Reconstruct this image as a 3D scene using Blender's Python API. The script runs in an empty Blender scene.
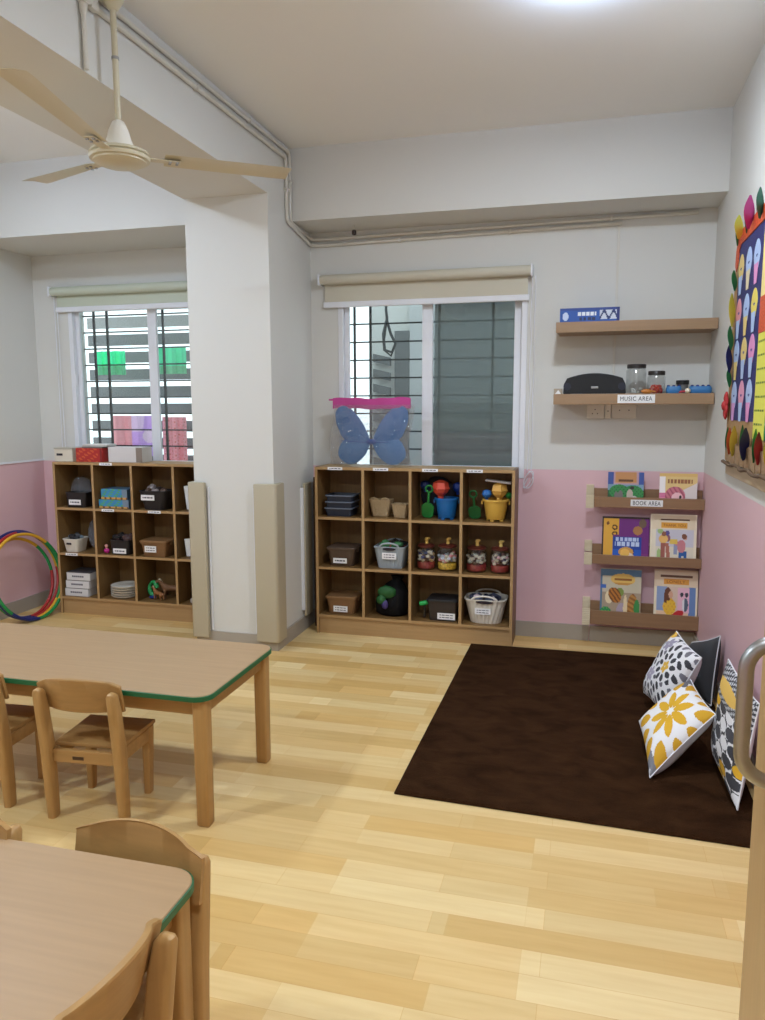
import bpy, bmesh, math, random
from mathutils import Vector, Matrix
R = math.radians
PI = math.pi
random.seed(7)
scene = bpy.context.scene
COL = scene.collection

# ------------------------------------------------------------------ camera
cam = bpy.data.cameras.new('camera')
cam.sensor_fit = 'HORIZONTAL'; cam.sensor_width = 36.0
cam.lens = 762.48 / 765 * 36.0
cam.clip_start = 0.02
camo = bpy.data.objects.new('camera', cam); COL.objects.link(camo)
_y, _p, _r = R(14.9756), R(-7.7303), R(-0.1603)
_fw = Vector((-math.sin(_y)*math.cos(_p), math.cos(_y)*math.cos(_p), math.sin(_p)))
_rt = Vector((math.cos(_y), math.sin(_y), 0)); _up = _rt.cross(_fw)
_rt2 = _rt*math.cos(_r) + _up*math.sin(_r); _up2 = _up*math.cos(_r) - _rt*math.sin(_r)
camo.matrix_world = Matrix(((_rt2.x, _up2.x, -_fw.x, 0), (_rt2.y, _up2.y, -_fw.y, 0), (_rt2.z, _up2.z, -_fw.z, 1.5), (0, 0, 0, 1)))
scene.camera = camo

# ------------------------------------------------------------------ world, light, exposure
scene.view_settings.view_transform = 'Standard'
scene.view_settings.look = 'None'
scene.view_settings.gamma = 1.0
scene.view_settings.use_curve_mapping = False
scene.view_settings.exposure = 0.03
w = bpy.data.worlds.new('overcast_sky'); scene.world = w; w.use_nodes = True
bg = w.node_tree.nodes['Background']
bg.inputs[0].default_value = (0.90, 0.96, 1.0, 1); bg.inputs[1].default_value = 2.6
# lamps of the room: (x, y, watts, colour); each sits just under its ceiling fitting
LAMPS = [(-0.05, 3.03, 21.0, (0.92, 0.985, 1.0)), (-0.07, 0.5, 24.0, (0.92, 0.985, 1.0)),
         (-3.05, 0.6, 32.0, (0.83, 0.96, 1.0)), (-3.05, 3.0, 12.0, (0.90, 0.97, 1.0))]
LAMP_Z = 2.985
for (lx, ly, lw, lc) in LAMPS:
    ld = bpy.data.lights.new('ceiling_lamp', 'AREA'); ld.shape = 'DISK'; ld.size = 0.17
    ld.energy = lw; ld.color = lc
    lo = bpy.data.objects.new('ceiling_lamp', ld); COL.objects.link(lo)
    lo.location = (lx, ly, LAMP_Z)

# ------------------------------------------------------------------ materials
def s2l(c):
    c = c / 255.0
    return c / 12.92 if c <= 0.04045 else ((c + 0.055) / 1.055) ** 2.4
def lin(rgb): return (s2l(rgb[0]), s2l(rgb[1]), s2l(rgb[2]), 1.0)
MATS = {}
def mat(name, rgb=(200, 200, 200), rough=0.5, metal=0.0, spec=0.5, bump=None, vary=None, emit=None):
    if name in MATS: return MATS[name]
    m = bpy.data.materials.new(name); m.use_nodes = True; MATS[name] = m
    nt = m.node_tree; b = nt.nodes['Principled BSDF']
    b.inputs['Base Color'].default_value = lin(rgb)
    b.inputs['Roughness'].default_value = rough; b.inputs['Metallic'].default_value = metal
    b.inputs['Specular IOR Level'].default_value = spec
    tc = nt.nodes.new('ShaderNodeTexCoord')
    if vary:   # (scale vector, amount, detail)
        mp = nt.nodes.new('ShaderNodeMapping'); mp.inputs['Scale'].default_value = vary[0]
        nt.links.new(tc.outputs['Object'], mp.inputs[0])
        no = nt.nodes.new('ShaderNodeTexNoise'); no.inputs['Scale'].default_value = 1.0; no.inputs['Detail'].default_value = vary[2]
        nt.links.new(mp.outputs[0], no.inputs['Vector'])
        rp = nt.nodes.new('ShaderNodeValToRGB')
        a = vary[1]; l = lin(rgb)
        rp.color_ramp.elements[0].position = 0.3; rp.color_ramp.elements[1].position = 0.7
        rp.color_ramp.elements[0].color = (l[0]*(1-a), l[1]*(1-a), l[2]*(1-a), 1)
        rp.color_ramp.elements[1].color = (min(1, l[0]*(1+a)), min(1, l[1]*(1+a)), min(1, l[2]*(1+a)), 1)
        nt.links.new(no.outputs['Fac'], rp.inputs[0]); nt.links.new(rp.outputs[0], b.inputs['Base Color'])
    if bump:   # (scale, strength, distance)
        n2 = nt.nodes.new('ShaderNodeTexNoise'); n2.inputs['Scale'].default_value = bump[0]; n2.inputs['Detail'].default_value = 3
        nt.links.new(tc.outputs['Object'], n2.inputs['Vector'])
        bp = nt.nodes.new('ShaderNodeBump'); bp.inputs['Strength'].default_value = bump[1]; bp.inputs['Distance'].default_value = bump[2]
        nt.links.new(n2.outputs['Fac'], bp.inputs['Height']); nt.links.new(bp.outputs[0], b.inputs['Normal'])
    if emit:
        b.inputs['Emission Color'].default_value = lin(emit[0]); b.inputs['Emission Strength'].default_value = emit[1]
    return m
def clear(name, tint=(255, 255, 255), gloss=0.12, rough=0.08, bump=None, body=0.0, bodyrgb=(255, 255, 255)):
    """thin clear plastic or glass sheet: transparent with a glossy film and an optional milky body"""
    if name in MATS: return MATS[name]
    m = bpy.data.materials.new(name); m.use_nodes = True; MATS[name] = m
    nt = m.node_tree
    for n in list(nt.nodes): nt.nodes.remove(n)
    out = nt.nodes.new('ShaderNodeOutputMaterial')
    tr = nt.nodes.new('ShaderNodeBsdfTransparent'); tr.inputs[0].default_value = lin(tint)
    gl = nt.nodes.new('ShaderNodeBsdfGlossy'); gl.inputs['Roughness'].default_value = rough
    mx = nt.nodes.new('ShaderNodeMixShader')
    fr = nt.nodes.new('ShaderNodeLayerWeight'); fr.inputs[0].default_value = 0.2
    mth = nt.nodes.new('ShaderNodeMath'); mth.operation = 'MULTIPLY_ADD'; mth.inputs[1].default_value = 0.5; mth.inputs[2].default_value = gloss
    nt.links.new(fr.outputs['Facing'], mth.inputs[0]); nt.links.new(mth.outputs[0], mx.inputs[0])
    src = tr
    if body > 0:
        df = nt.nodes.new('ShaderNodeBsdfDiffuse'); df.inputs[0].default_value = lin(bodyrgb)
        m2 = nt.nodes.new('ShaderNodeMixShader'); m2.inputs[0].default_value = body
        nt.links.new(tr.outputs[0], m2.inputs[1]); nt.links.new(df.outputs[0], m2.inputs[2]); src = m2
    nt.links.new(src.outputs[0], mx.inputs[1]); nt.links.new(gl.outputs[0], mx.inputs[2])
    nt.links.new(mx.outputs[0], out.inputs[0])
    if bump:
        tc = nt.nodes.new('ShaderNodeTexCoord'); n2 = nt.nodes.new('ShaderNodeTexNoise'); n2.inputs['Scale'].default_value = bump[0]; n2.inputs['Detail'].default_value = 4
        nt.links.new(tc.outputs['Object'], n2.inputs['Vector'])
        bp = nt.nodes.new('ShaderNodeBump'); bp.inputs['Strength'].default_value = bump[1]; bp.inputs['Distance'].default_value = bump[2]
        nt.links.new(n2.outputs['Fac'], bp.inputs['Height']); nt.links.new(bp.outputs[0], gl.inputs['Normal'])
    return m
def wood(name, rgb, axis='X', amt=0.14, rough=0.45, sc=1.0):
    v = {'X': (3, 60, 60), 'Y': (60, 3, 60), 'Z': (60, 60, 3)}[axis]
    return mat(name, rgb, rough, vary=(tuple(a*sc for a in v), amt, 4), spec=0.4)
PRINT = None
def printed(name='printed_paper', rough=0.5):
    """printed surface: the colours of the print are a colour attribute of the mesh"""
    if name in MATS: return MATS[name]
    m = bpy.data.materials.new(name); m.use_nodes = True; MATS[name] = m
    nt = m.node_tree; b = nt.nodes['Principled BSDF']; b.inputs['Roughness'].default_value = rough
    at = nt.nodes.new('ShaderNodeVertexColor'); at.layer_name = 'print'
    nt.links.new(at.outputs[0], b.inputs['Base Color'])
    return m

def floor_mat():
    m = bpy.data.materials.new('maple_strip_floor'); m.use_nodes = True
    nt = m.node_tree; b = nt.nodes['Principled BSDF']; L = nt.links.new
    tc = nt.nodes.new('ShaderNodeTexCoord')
    def brick(c1, c2, off, freq, wdt, h, sh):
        mp = nt.nodes.new('ShaderNodeMapping'); mp.inputs['Location'].default_value = sh
        L(tc.outputs['Object'], mp.inputs[0])
        br = nt.nodes.new('ShaderNodeTexBrick'); br.offset = off; br.offset_frequency = freq; br.squash = 1.0
        br.inputs['Color1'].default_value = lin(c1); br.inputs['Color2'].default_value = lin(c2); br.inputs['Mortar'].default_value = lin((224, 190, 130))
        br.inputs['Scale'].default_value = 1.0; br.inputs['Mortar Size'].default_value = 0.0004; br.inputs['Mortar Smooth'].default_value = 0.2
        br.inputs['Brick Width'].default_value = wdt; br.inputs['Row Height'].default_value = h; br.inputs['Bias'].default_value = 0.0
        L(mp.outputs[0], br.inputs['Vector']); return br
    b1 = brick((241, 216, 162), (226, 187, 120), 0.37, 3, 0.60, 0.095, (0.13, 0.02, 0))
    b2 = brick((255, 255, 255), (236, 232, 222), 0.61, 2, 0.83, 0.095, (0.4, 0.02, 0))
    mx = nt.nodes.new('ShaderNodeMixRGB'); mx.blend_type = 'MULTIPLY'; mx.inputs[0].default_value = 1.0
    L(b1.outputs['Color'], mx.inputs[1]); L(b2.outputs['Color'], mx.inputs[2])
    mp = nt.nodes.new('ShaderNodeMapping'); mp.inputs['Scale'].default_value = (2.2, 26, 1); L(tc.outputs['Object'], mp.inputs[0])
    no = nt.nodes.new('ShaderNodeTexNoise'); no.inputs['Scale'].default_value = 1.6; no.inputs['Detail'].default_value = 6; L(mp.outputs[0], no.inputs['Vector'])
    rp = nt.nodes.new('ShaderNodeValToRGB'); rp.color_ramp.elements[0].position = 0.3; rp.color_ramp.elements[1].position = 0.65
    rp.color_ramp.elements[0].color = (0.90, 0.85, 0.78, 1); rp.color_ramp.elements[1].color = (1, 1, 1, 1)
    L(no.outputs['Fac'], rp.inputs[0])
    m2 = nt.nodes.new('ShaderNodeMixRGB'); m2.blend_type = 'MULTIPLY'; m2.inputs[0].default_value = 0.75
    L(mx.outputs[0], m2.inputs[1]); L(rp.outputs[0], m2.inputs[2]); L(m2.outputs[0], b.inputs['Base Color'])
    b.inputs['Roughness'].default_value = 0.38; b.inputs['Specular IOR Level'].default_value = 0.35
    return m

def rug_mat():
    m = bpy.data.materials.new('brown_plush'); m.use_nodes = True
    nt = m.node_tree; b = nt.nodes['Principled BSDF']; L = nt.links.new
    tc = nt.nodes.new('ShaderNodeTexCoord')
    mp = nt.nodes.new('ShaderNodeMapping'); mp.inputs['Scale'].default_value = (4, 7, 1); L(tc.outputs['Object'], mp.inputs[0])
    n1 = nt.nodes.new('ShaderNodeTexNoise'); n1.inputs['Scale'].default_value = 1.6; n1.inputs['Detail'].default_value = 5; n1.inputs['Distortion'].default_value = 0.8; L(mp.outputs[0], n1.inputs['Vector'])
    rp = nt.nodes.new('ShaderNodeValToRGB'); rp.color_ramp.elements[0].position = 0.32; rp.color_ramp.elements[1].position = 0.72
    rp.color_ramp.elements[0].color = lin((43, 25, 12)); rp.color_ramp.elements[1].color = lin((63, 40, 23)); L(n1.outputs['Fac'], rp.inputs[0])
    L(rp.outputs[0], b.inputs['Base Color']); b.inputs['Roughness'].default_value = 0.95; b.inputs['Specular IOR Level'].default_value = 0.05
    n2 = nt.nodes.new('ShaderNodeTexNoise'); n2.inputs['Scale'].default_value = 160; n2.inputs['Detail'].default_value = 2; L(tc.outputs['Object'], n2.inputs['Vector'])
    bp = nt.nodes.new('ShaderNodeBump'); bp.inputs['Strength'].default_value = 0.6; bp.inputs['Distance'].default_value = 0.01
    L(n2.outputs['Fac'], bp.inputs['Height']); L(bp.outputs[0], b.inputs['Normal'])
    return m

WHITE = mat('white_wall_paint', (219, 218, 213), 0.75, spec=0.2, bump=(240, 0.05, 0.002))
CEIL = mat('white_ceiling_paint', (244, 244, 243), 0.8, spec=0.15)
PINK = mat('pink_wall_paint', (226, 188, 194), 0.6, spec=0.3)
SKIRT = mat('grey_skirting', (168, 160, 148), 0.55)
PVC = mat('white_window_profile', (232, 234, 240), 0.35)
LAM_SHADE = wood('beech_laminate_shaded', (128, 96, 56), 'X', 0.10)  # darkened beech: the shade inside the cells is put into the colour
LAMV_SHADE = wood('beech_upright_shaded', (122, 92, 54), 'Z', 0.10)  # same painted shade for the upright boards
EDGE = wood('beech_lit_edge', (176, 142, 98), 'X', 0.06)  # lighter edge band, light on the shelf fronts painted into its tone
SHELFW = wood('wall_shelf_laminate', (158, 128, 98), 'X', 0.10)
BEECH = wood('beech_wood', (180, 140, 86), 'Z', 0.09, 0.4)
BEECHX = wood('beech_wood_flat', (172, 132, 80), 'X', 0.09, 0.4)
TTOP = wood('tabletop_laminate', (172, 140, 104), 'X', 0.05, 0.42)
GREEN_EDGE = mat('green_edge_band', (22, 98, 58), 0.45)
BEIGEPAD = mat('beige_vinyl_pad', (184, 174, 150), 0.5, bump=(60, 0.05, 0.002))
FANCREAM = mat('cream_fan_enamel', (210, 202, 176), 0.35)
PAPERW = mat('white_paper', (238, 238, 238), 0.6)
INK = mat('dark_ink', (34, 34, 44), 0.6)
BLACKP = mat('black_plastic', (22, 22, 24), 0.4)
STEEL = mat('brushed_steel', (168, 168, 168), 0.32, metal=1.0)
PRN = printed()

# ------------------------------------------------------------------ mesh helpers
class MB:
    """collects geometry in a bmesh and links it as ONE mesh object"""
    def __init__(s): s.bm = bmesh.new(); s.mats = []; s.smooth = False
    def mi(s, m):
        if m not in s.mats: s.mats.append(m)
        return s.mats.index(m)
    def face(s, vs, m):
        try: f = s.bm.faces.new(vs)
        except ValueError: return None
        f.material_index = s.mi(m); return f
    def box(s, x0, x1, y0, y1, z0, z1, m, bev=0.0, seg=2, M=None, front=None):
        vs = [s.bm.verts.new((x, y, z)) for z in (z0, z1) for y in (y0, y1) for x in (x0, x1)]
        fs = [s.face([vs[i] for i in q], m) for q in ((0, 2, 3, 1), (4, 5, 7, 6), (0, 1, 5, 4), (2, 6, 7, 3), (0, 4, 6, 2), (1, 3, 7, 5))]
        if front is not None: fs[2].material_index = s.mi(front)
        geo = vs
        if bev > 0:
            es = list({e for f in fs for e in f.edges})
            r = bmesh.ops.bevel(s.bm, geom=es, offset=bev, segments=seg, affect='EDGES', profile=0.5, material=s.mi(m))
            geo = list({v for f in r['faces'] for v in f.verts} | {v for v in vs if v.is_valid})
            for f in r['faces']: f.material_index = s.mi(m)
        if M is not None: bmesh.ops.transform(s.bm, matrix=M, verts=geo)
        return s
    def loft(s, rings, m, cap0=True, cap1=True, closed=True):
        """rings: list of lists of points with equal counts"""
        vr = [[s.bm.verts.new(p) for p in r] for r in rings]
        n = len(vr[0])
        for a, b in zip(vr, vr[1:]):
            for i in range(n if closed else n - 1):
                j = (i + 1) % n
                s.face([a[i], a[j], b[j], b[i]], m)
        if cap0: s.face(list(reversed(vr[0])), m)
        if cap1: s.face(vr[-1], m)
        return s
    def lathe(s, prof, m, c=(0, 0, 0), n=28, axis='Z', cap0=True, cap1=True):
        rings = []
        for (r, z) in prof:
            ring = []
            for i in range(n):
                a = 2 * PI * i / n; x, y = r * math.cos(a), r * math.sin(a)
                p = {'Z': (x, y, z), 'Y': (x, -z, y), 'X': (z, x, y)}[axis]
                ring.append((p[0] + c[0], p[1] + c[1], p[2] + c[2]))
            rings.append(ring)
        return s.loft(rings, m, cap0, cap1)
    def tube(s, pts, r, m, n=10, closed=False, caps=True, mfun=None):
        pts = [Vector(p) for p in pts]; N = len(pts); rings = []
        up = None
        for i, p in enumerate(pts):
            if closed: t = pts[(i + 1) % N] - pts[i - 1]
            else: t = pts[min(i + 1, N - 1)] - pts[max(i - 1, 0)]
            t.normalize()
            if up is None:
                up = Vector((0, 0, 1)) if abs(t.z) < 0.9 else Vector((1, 0, 0))
            a = t.cross(up)
            if a.length < 1e-6: a = t.cross(Vector((1, 0, 0)))
            a.normalize(); b = a.cross(t).normalized(); up = b
            rr = r[i] if isinstance(r, (list, tuple)) else r
            rings.append([p + a * (rr * math.cos(2*PI*k/n)) + b * (rr * math.sin(2*PI*k/n)) for k in range(n)])
        vr = [[s.bm.verts.new(p) for p in rg] for rg in rings]
        for i in range(N if closed else N - 1):
            A, B = vr[i], vr[(i + 1) % N]
            mm = mfun(i) if mfun else m
            for k in range(n): s.face([A[k], A[(k + 1) % n], B[(k + 1) % n], B[k]], mm)
        if caps and not closed:
            s.face(list(reversed(vr[0])), m); s.face(vr[-1], m)
        return s
    def prism(s, pts, axis, a, b, m, bev=0.0):
        """polygon pts (2-D) extruded along axis from a to b"""
        def P(p, t): return {'X': (t, p[0], p[1]), 'Y': (p[0], t, p[1]), 'Z': (p[0], p[1], t)}[axis]
        v0 = [s.bm.verts.new(P(p, a)) for p in pts]; v1 = [s.bm.verts.new(P(p, b)) for p in pts]
        n = len(pts); fs = [s.face(v0, m), s.face(list(reversed(v1)), m)]
        for i in range(n): fs.append(s.face([v0[i], v1[i], v1[(i + 1) % n], v0[(i + 1) % n]], m))
        if bev > 0:
            es = list(fs[0].edges) + list(fs[1].edges)
            r = bmesh.ops.bevel(s.bm, geom=es, offset=bev, segments=2, affect='EDGES', profile=0.5)
            for f in r['faces']: f.material_index = s.mi(m)
        return s
    def blob(s, c, r, m, sub=2, jit=0.0, sq=(1, 1, 1), seed=0):
        rnd = random.Random(seed)
        g = bmesh.ops.create_icosphere(s.bm, subdivisions=sub, radius=1.0)
        for v in g['verts']:
            k = 1 + rnd.uniform(-jit, jit)
            v.co = Vector((c[0] + v.co.x*r*sq[0]*k, c[1] + v.co.y*r*sq[1]*k, c[2] + v.co.z*r*sq[2]*k))
        fs = {f for v in g['verts'] for f in v.link_faces}
        for f in fs: f.material_index = s.mi(m)
        return s
    def obj(s, name, parent=None, loc=None, rot=None, smooth=False, angle=40):
        bmesh.ops.recalc_face_normals(s.bm, faces=s.bm.faces)
        me = bpy.data.meshes.new(name)
        if smooth:
            for f in s.bm.faces: f.smooth = True
            for e in s.bm.edges:
                if len(e.link_faces) == 2 and e.calc_face_angle(0) > R(angle): e.smooth = False
        s.bm.to_mesh(me); s.bm.free()
        for m in s.mats: me.materials.append(m)
        o = bpy.data.objects.new(name, me); COL.objects.link(o)
        if parent is not None: o.parent = parent
        if loc is not None: o.location = loc
        if rot is not None: o.rotation_euler = rot
        return o

def tag(o, label=None, cat=None, group=None, kind=None):
    if label: o['label'] = label
    if cat: o['category'] = cat
    if group: o['group'] = group
    if kind: o['kind'] = kind
    return o
def thing(name, label, cat, loc=(0, 0, 0), rz=0.0, group=None, rot=None):
    o = bpy.data.objects.new(name, None); COL.objects.link(o); o.empty_display_size = 0.05
    o.location = loc; o.rotation_euler = rot if rot else (0, 0, rz)
    return tag(o, label, cat, group)
def kids(o): return [c for c in list(COL.objects) if c.parent == o]
def dup(root, loc, rz=None, label=None):
    def cp(o, par):
        c = o.copy(); COL.objects.link(c)
        if par is not None: c.parent = par
        for k in kids(o): cp(k, c)
        return c
    r = cp(root, None); r.location = loc
    if rz is not None: r.rotation_euler = (0, 0, rz)
    if label: r['label'] = label
    return r
def structure(name, mb, **k):
    o = mb.obj(name, **k); o['kind'] = 'structure'; return o
def rrect(hx, hy, r, z, n=6, cx=0, cy=0):
    r = min(r, hx*0.999, hy*0.999); out = []
    for (sx, sy, a0) in ((1, 1, 0), (-1, 1, 90), (-1, -1, 180), (1, -1, 270)):
        for i in range(n + 1):
            a = R(a0 + 90.0 * i / n)
            out.append((cx + sx*(hx - r) + r*math.cos(a), cy + sy*(hy - r) + r*math.sin(a), z))
    return out
def text_obj(txt, width, height, m, name, parent, loc, rot, depth=0.0008):
    """lettering as a thin mesh, fitted to width x height and centred on loc"""
    cu = bpy.data.curves.new(name, 'FONT'); cu.body = txt; cu.extrude = 0.02; cu.space_character = 1.12
    t = bpy.data.objects.new(name, cu); COL.objects.link(t)
    dg = bpy.context.evaluated_depsgraph_get(); dg.update()
    me = bpy.data.meshes.new_from_object(t.evaluated_get(dg))
    bpy.data.objects.remove(t)
    xs = [v.co.x for v in me.vertices]; ys = [v.co.y for v in me.vertices]
    cx, cy = (min(xs)+max(xs))/2, (min(ys)+max(ys))/2; sx = width/(max(xs)-min(xs)); sy = height/(max(ys)-min(ys))
    for v in me.vertices: v.co = ((v.co.x-cx)*sx, (v.co.y-cy)*sy, v.co.z/0.02*depth)
    me.materials.clear(); me.materials.append(m)
    o = bpy.data.objects.new(name, me); COL.objects.link(o); o.parent = parent; o.location = loc; o.rotation_euler = rot
    return o
# ---- printed art: paint(u, v) -> sRGB, u to the right, v upward
def art_mesh(name, nx, ny, pos, paint, parent=None, m=None, back=None, smooth=True):
    """grid sheet: pos(u, v) gives the point, paint(u, v) the printed colour of each cell"""
    me = bpy.data.meshes.new(name)
    vs = [pos(i/nx, j/ny) for j in range(ny+1) for i in range(nx+1)]
    fs = []; cols = []
    for j in range(ny):
        for i in range(nx):
            a = j*(nx+1)+i
            fs.append((a, a+1, a+nx+2, a+nx+1)); cols.append(lin(paint((i+.5)/nx, (j+.5)/ny)))
    me.from_pydata(vs, [], fs); me.update()
    at = me.color_attributes.new('print', 'FLOAT_COLOR', 'CORNER')
    buf = []
    for c in cols: buf.extend(list(c)*4)
    at.data.foreach_set('color', buf)
    if smooth: me.polygons.foreach_set('use_smooth', [True]*len(fs))
    me.materials.append(m or PRN)
    o = bpy.data.objects.new(name, me); COL.objects.link(o)
    if parent is not None: o.parent = parent
    return o
def ell(u, v, cu, cv, ru, rv, ang=0.0):
    du, dv = u-cu, v-cv
    if ang:
        c, s_ = math.cos(ang), math.sin(ang); du, dv = du*c+dv*s_, -du*s_+dv*c
    return (du/ru)**2 + (dv/rv)**2 < 1
def rc(u, v, a, b, c, d): return a <= u <= b and c <= v <= d
def scene_paint(base, shapes):
    """shapes drawn in order, last wins: ('e', cu, cv, ru, rv, rgb[, ang]) or ('r', u0, u1, v0, v1, rgb)"""
    def f(u, v):
        col = base
        for q in shapes:
            if q[0] == 'e':
                if ell(u, v, q[1], q[2], q[3], q[4], q[6] if len(q) > 6 else 0): col = q[5]
            elif rc(u, v, q[1], q[2], q[3], q[4]): col = q[5]
        return col
    return f
def label_plate(parent, x, z, y, wd, ht, name='label', lines=1, tilt=0.0, ink=(70, 70, 90)):
    """white card with lines of small print, facing -Y, in its parent's local frame"""
    def paint(u, v):
        for k in range(lines):
            c = (k+1)/(lines+1)
            if abs(v-c) < 0.13/lines+0.02 and 0.14 < u < 0.86 and (int(u*23) % 5) != 0: return ink
        return (240, 240, 242)
    mb = MB(); mb.box(x-wd/2, x+wd/2, y, y+0.0012, z-ht/2, z+ht/2, PAPERW)
    o = mb.obj(name, parent); o['label'] = 'white label card'
    p = art_mesh('print', 24, 8, lambda u, v: (x-wd/2+u*wd, y-0.0006, z-ht/2+v*ht), paint, o)
    return o

# ================================================================== THE SETTING
XL, XR, YB, YR, ZC = -4.0, 0.69, 4.95, -1.7, 3.061
ZP = 1.10                       # top of the pink dado paint
PX0, PX1, PY = -2.346, -1.816, 4.252   # pillar
mb = MB(); mb.box(XL-0.2, XR+0.2, YR-0.2, YB+0.2, -0.06, 0.0, floor_mat()); structure('floor', mb)
mb = MB(); mb.box(XL-0.2, XR+0.2, YR-0.2, YB+0.2, ZC, ZC+0.1, CEIL); structure('ceiling', mb)
# back wall with two window openings
WIN = [(-1.626, -0.383), (-3.709, -2.466)]
WZ0, WZ1 = 1.04, 2.26
mb = MB()
xs = [XL-0.2, WIN[1][0], WIN[1][1], WIN[0][0], WIN[0][1], XR+0.2]
mb.box(xs[0], xs[-1], YB, YB+0.18, 0, WZ0, PINK)
mb.box(xs[0], xs[-1], YB, YB+0.18, WZ1, ZC, WHITE)
for a, b in ((0, 1), (2, 3), (4, 5)):
    mb.box(xs[a], xs[b], YB, YB+0.18, WZ0, ZP, PINK); mb.box(xs[a], xs[b], YB, YB+0.18, ZP, WZ1, WHITE)
structure('wall_back', mb)
def side_wall(name, x0, x1):
    mb = MB(); mb.box(x0, x1, YR-0.2, YB, 0, ZP, PINK); mb.box(x0, x1, YR-0.2, YB, ZP, ZC, WHITE); structure(name, mb)
side_wall('wall_left', XL-0.2, XL); side_wall('wall_right', XR, XR+0.2)
mb = MB(); mb.box(XL, XR, YR-0.2, YR, 0, ZP, PINK); mb.box(XL, XR, YR-0.2, YR, ZP, ZC, WHITE); structure('wall_rear', mb)
mb = MB(); mb.box(PX0, PX1, PY, YB, 0, ZC, WHITE); structure('pillar', mb)
mb = MB(); mb.box(PX0, PX1, YR, PY, 2.716, ZC, WHITE); structure('ceiling_beam', mb)
mb = MB(); mb.box(PX1, XR, 4.599, YB, 2.635, ZC, WHITE); structure('window_beam', mb)
mb = MB(); mb.box(XL, PX0, 4.365, YB, 2.60, ZC, WHITE); structure('window_beam', mb)
# skirting
mb = MB(); mb.box(PX1, 0.05, YB-0.012, YB, 0, 0.10, SKIRT); mb.box(0.055, XR, YB-0.016, YB, 0, 0.10, SKIRT); mb.box(XL, PX0, YB-0.012, YB, 0, 0.10, SKIRT); structure('baseboard_back', mb)
mb = MB(); mb.box(XR-0.012, XR, 0.45, YB-0.016, 0, 0.10, SKIRT); structure('baseboard_right', mb)
mb = MB(); mb.box(XL, XL+0.012, YR, YB-0.012, 0, 0.10, SKIRT); structure('baseboard_left', mb)
mb = MB(); mb.box(PX0-0.012, PX1+0.012, PY-0.012, PY, 0, 0.095, SKIRT); mb.box(PX1, PX1+0.012, PY, YB-0.012, 0, 0.095, SKIRT); mb.box(PX0-0.012, PX0, PY, YB-0.012, 0, 0.095, SKIRT); structure('baseboard_pillar', mb)

mb = MB(); mb.box(XL, XL+0.006, YR, YB, ZP, ZP+0.014, PVC); structure('trim_1', mb)
# ---- windows
GLASS = clear('window_glass', (235, 242, 242), 0.04, 0.02)
MESH = clear('insect_mesh', (200, 202, 202), 0.02, 0.5, body=0.30, bodyrgb=(190, 194, 194))
BAR = mat('dark_grille_paint', (44, 48, 52), 0.5)
def window(name, x0, x1, mull, screen):
    root = bpy.data.objects.new(name, None); COL.objects.link(root); root['kind'] = 'structure'; root.location = (x0, YB, WZ0)
    W = x1 - x0; H = WZ1 - WZ0
    mb = MB(); t = 0.035
    mb.box(0, t, -0.006, 0.09, 0, H, PVC, 0.004); mb.box(W-t, W, -0.006, 0.09, 0, H, PVC, 0.004)
    mb.box(t, W-t, -0.006, 0.09, H-t, H, PVC, 0.004); mb.box(t, W-t, -0.006, 0.09, 0, t, PVC, 0.004)
    mb.obj('frame', root)
    m0, m1 = mull[0]-x0, mull[1]-x0
    for k, (a, b, y) in enumerate(((t, m1, 0.03), (m0+0.012, W-t, 0.058))):
        mb = MB(); s = 0.032 if k == 0 else 0.05; e = 0.07
        mb.box(a, a+(s if k == 0 else 0.05), y, y+0.024, t, H-t, PVC, 0.003); mb.box(b-(e if k == 0 else s), b, y, y+0.024, t, H-t, PVC, 0.003)
        mb.box(a+0.02, b-0.02, y, y+0.024, t, t+0.035, PVC, 0.003); mb.box(a+0.02, b-0.02, y, y+0.024, H-t-0.03, H-t, PVC, 0.003)
        sh = mb.obj('sash', root)
        mb = MB(); mb.box(a+0.02, b-0.02, y+0.009, y+0.013, t+0.02, H-t-0.02, GLASS); mb.obj('glass_pane', sh)
    mb = MB(); mb.box(t-0.012, t+0.006, -0.004, 0.02, 0.62, 0.70, PVC, 0.003); mb.obj('latch', root)
    if screen:
        mb = MB(); mb.box(m1, W-t, 0.092, 0.0935, t, H-t, MESH); mb.obj('mesh_screen', root)
    # grille of bars outside
    g = MB()
    return root
window('window_1', WIN[0][0], WIN[0][1], (-1.063, -0.991), True)
window('window_2', WIN[1][0], WIN[1][1], (-3.104, -3.008), False)
def grille(label, x0, x1, vx):
    g = thing('window_grille', label, 'window bars', (x0, 5.115, WZ0))
    mb = MB(); z = 1.21 - WZ0
    while z < WZ1-WZ0:
        mb.box(0.005, x1-x0-0.005, -0.005, 0.005, z-0.005, z+0.005, BAR); z += 0.121
    mb.obj('crossbars', g)
    for x in vx:
        mb = MB(); mb.box(x-x0-0.007, x-x0+0.007, -0.008, 0.008, 0, WZ1-WZ0, BAR); mb.obj('upright', g)
grille('dark window bars outside the window behind the blue wings', WIN[0][0], WIN[0][1], (-1.562, -1.449, -0.972, -0.615))
grille('dark window bars outside the window at the left, before the green cloths', WIN[1][0], WIN[1][1], (-3.612, -3.500, -3.032))

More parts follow.
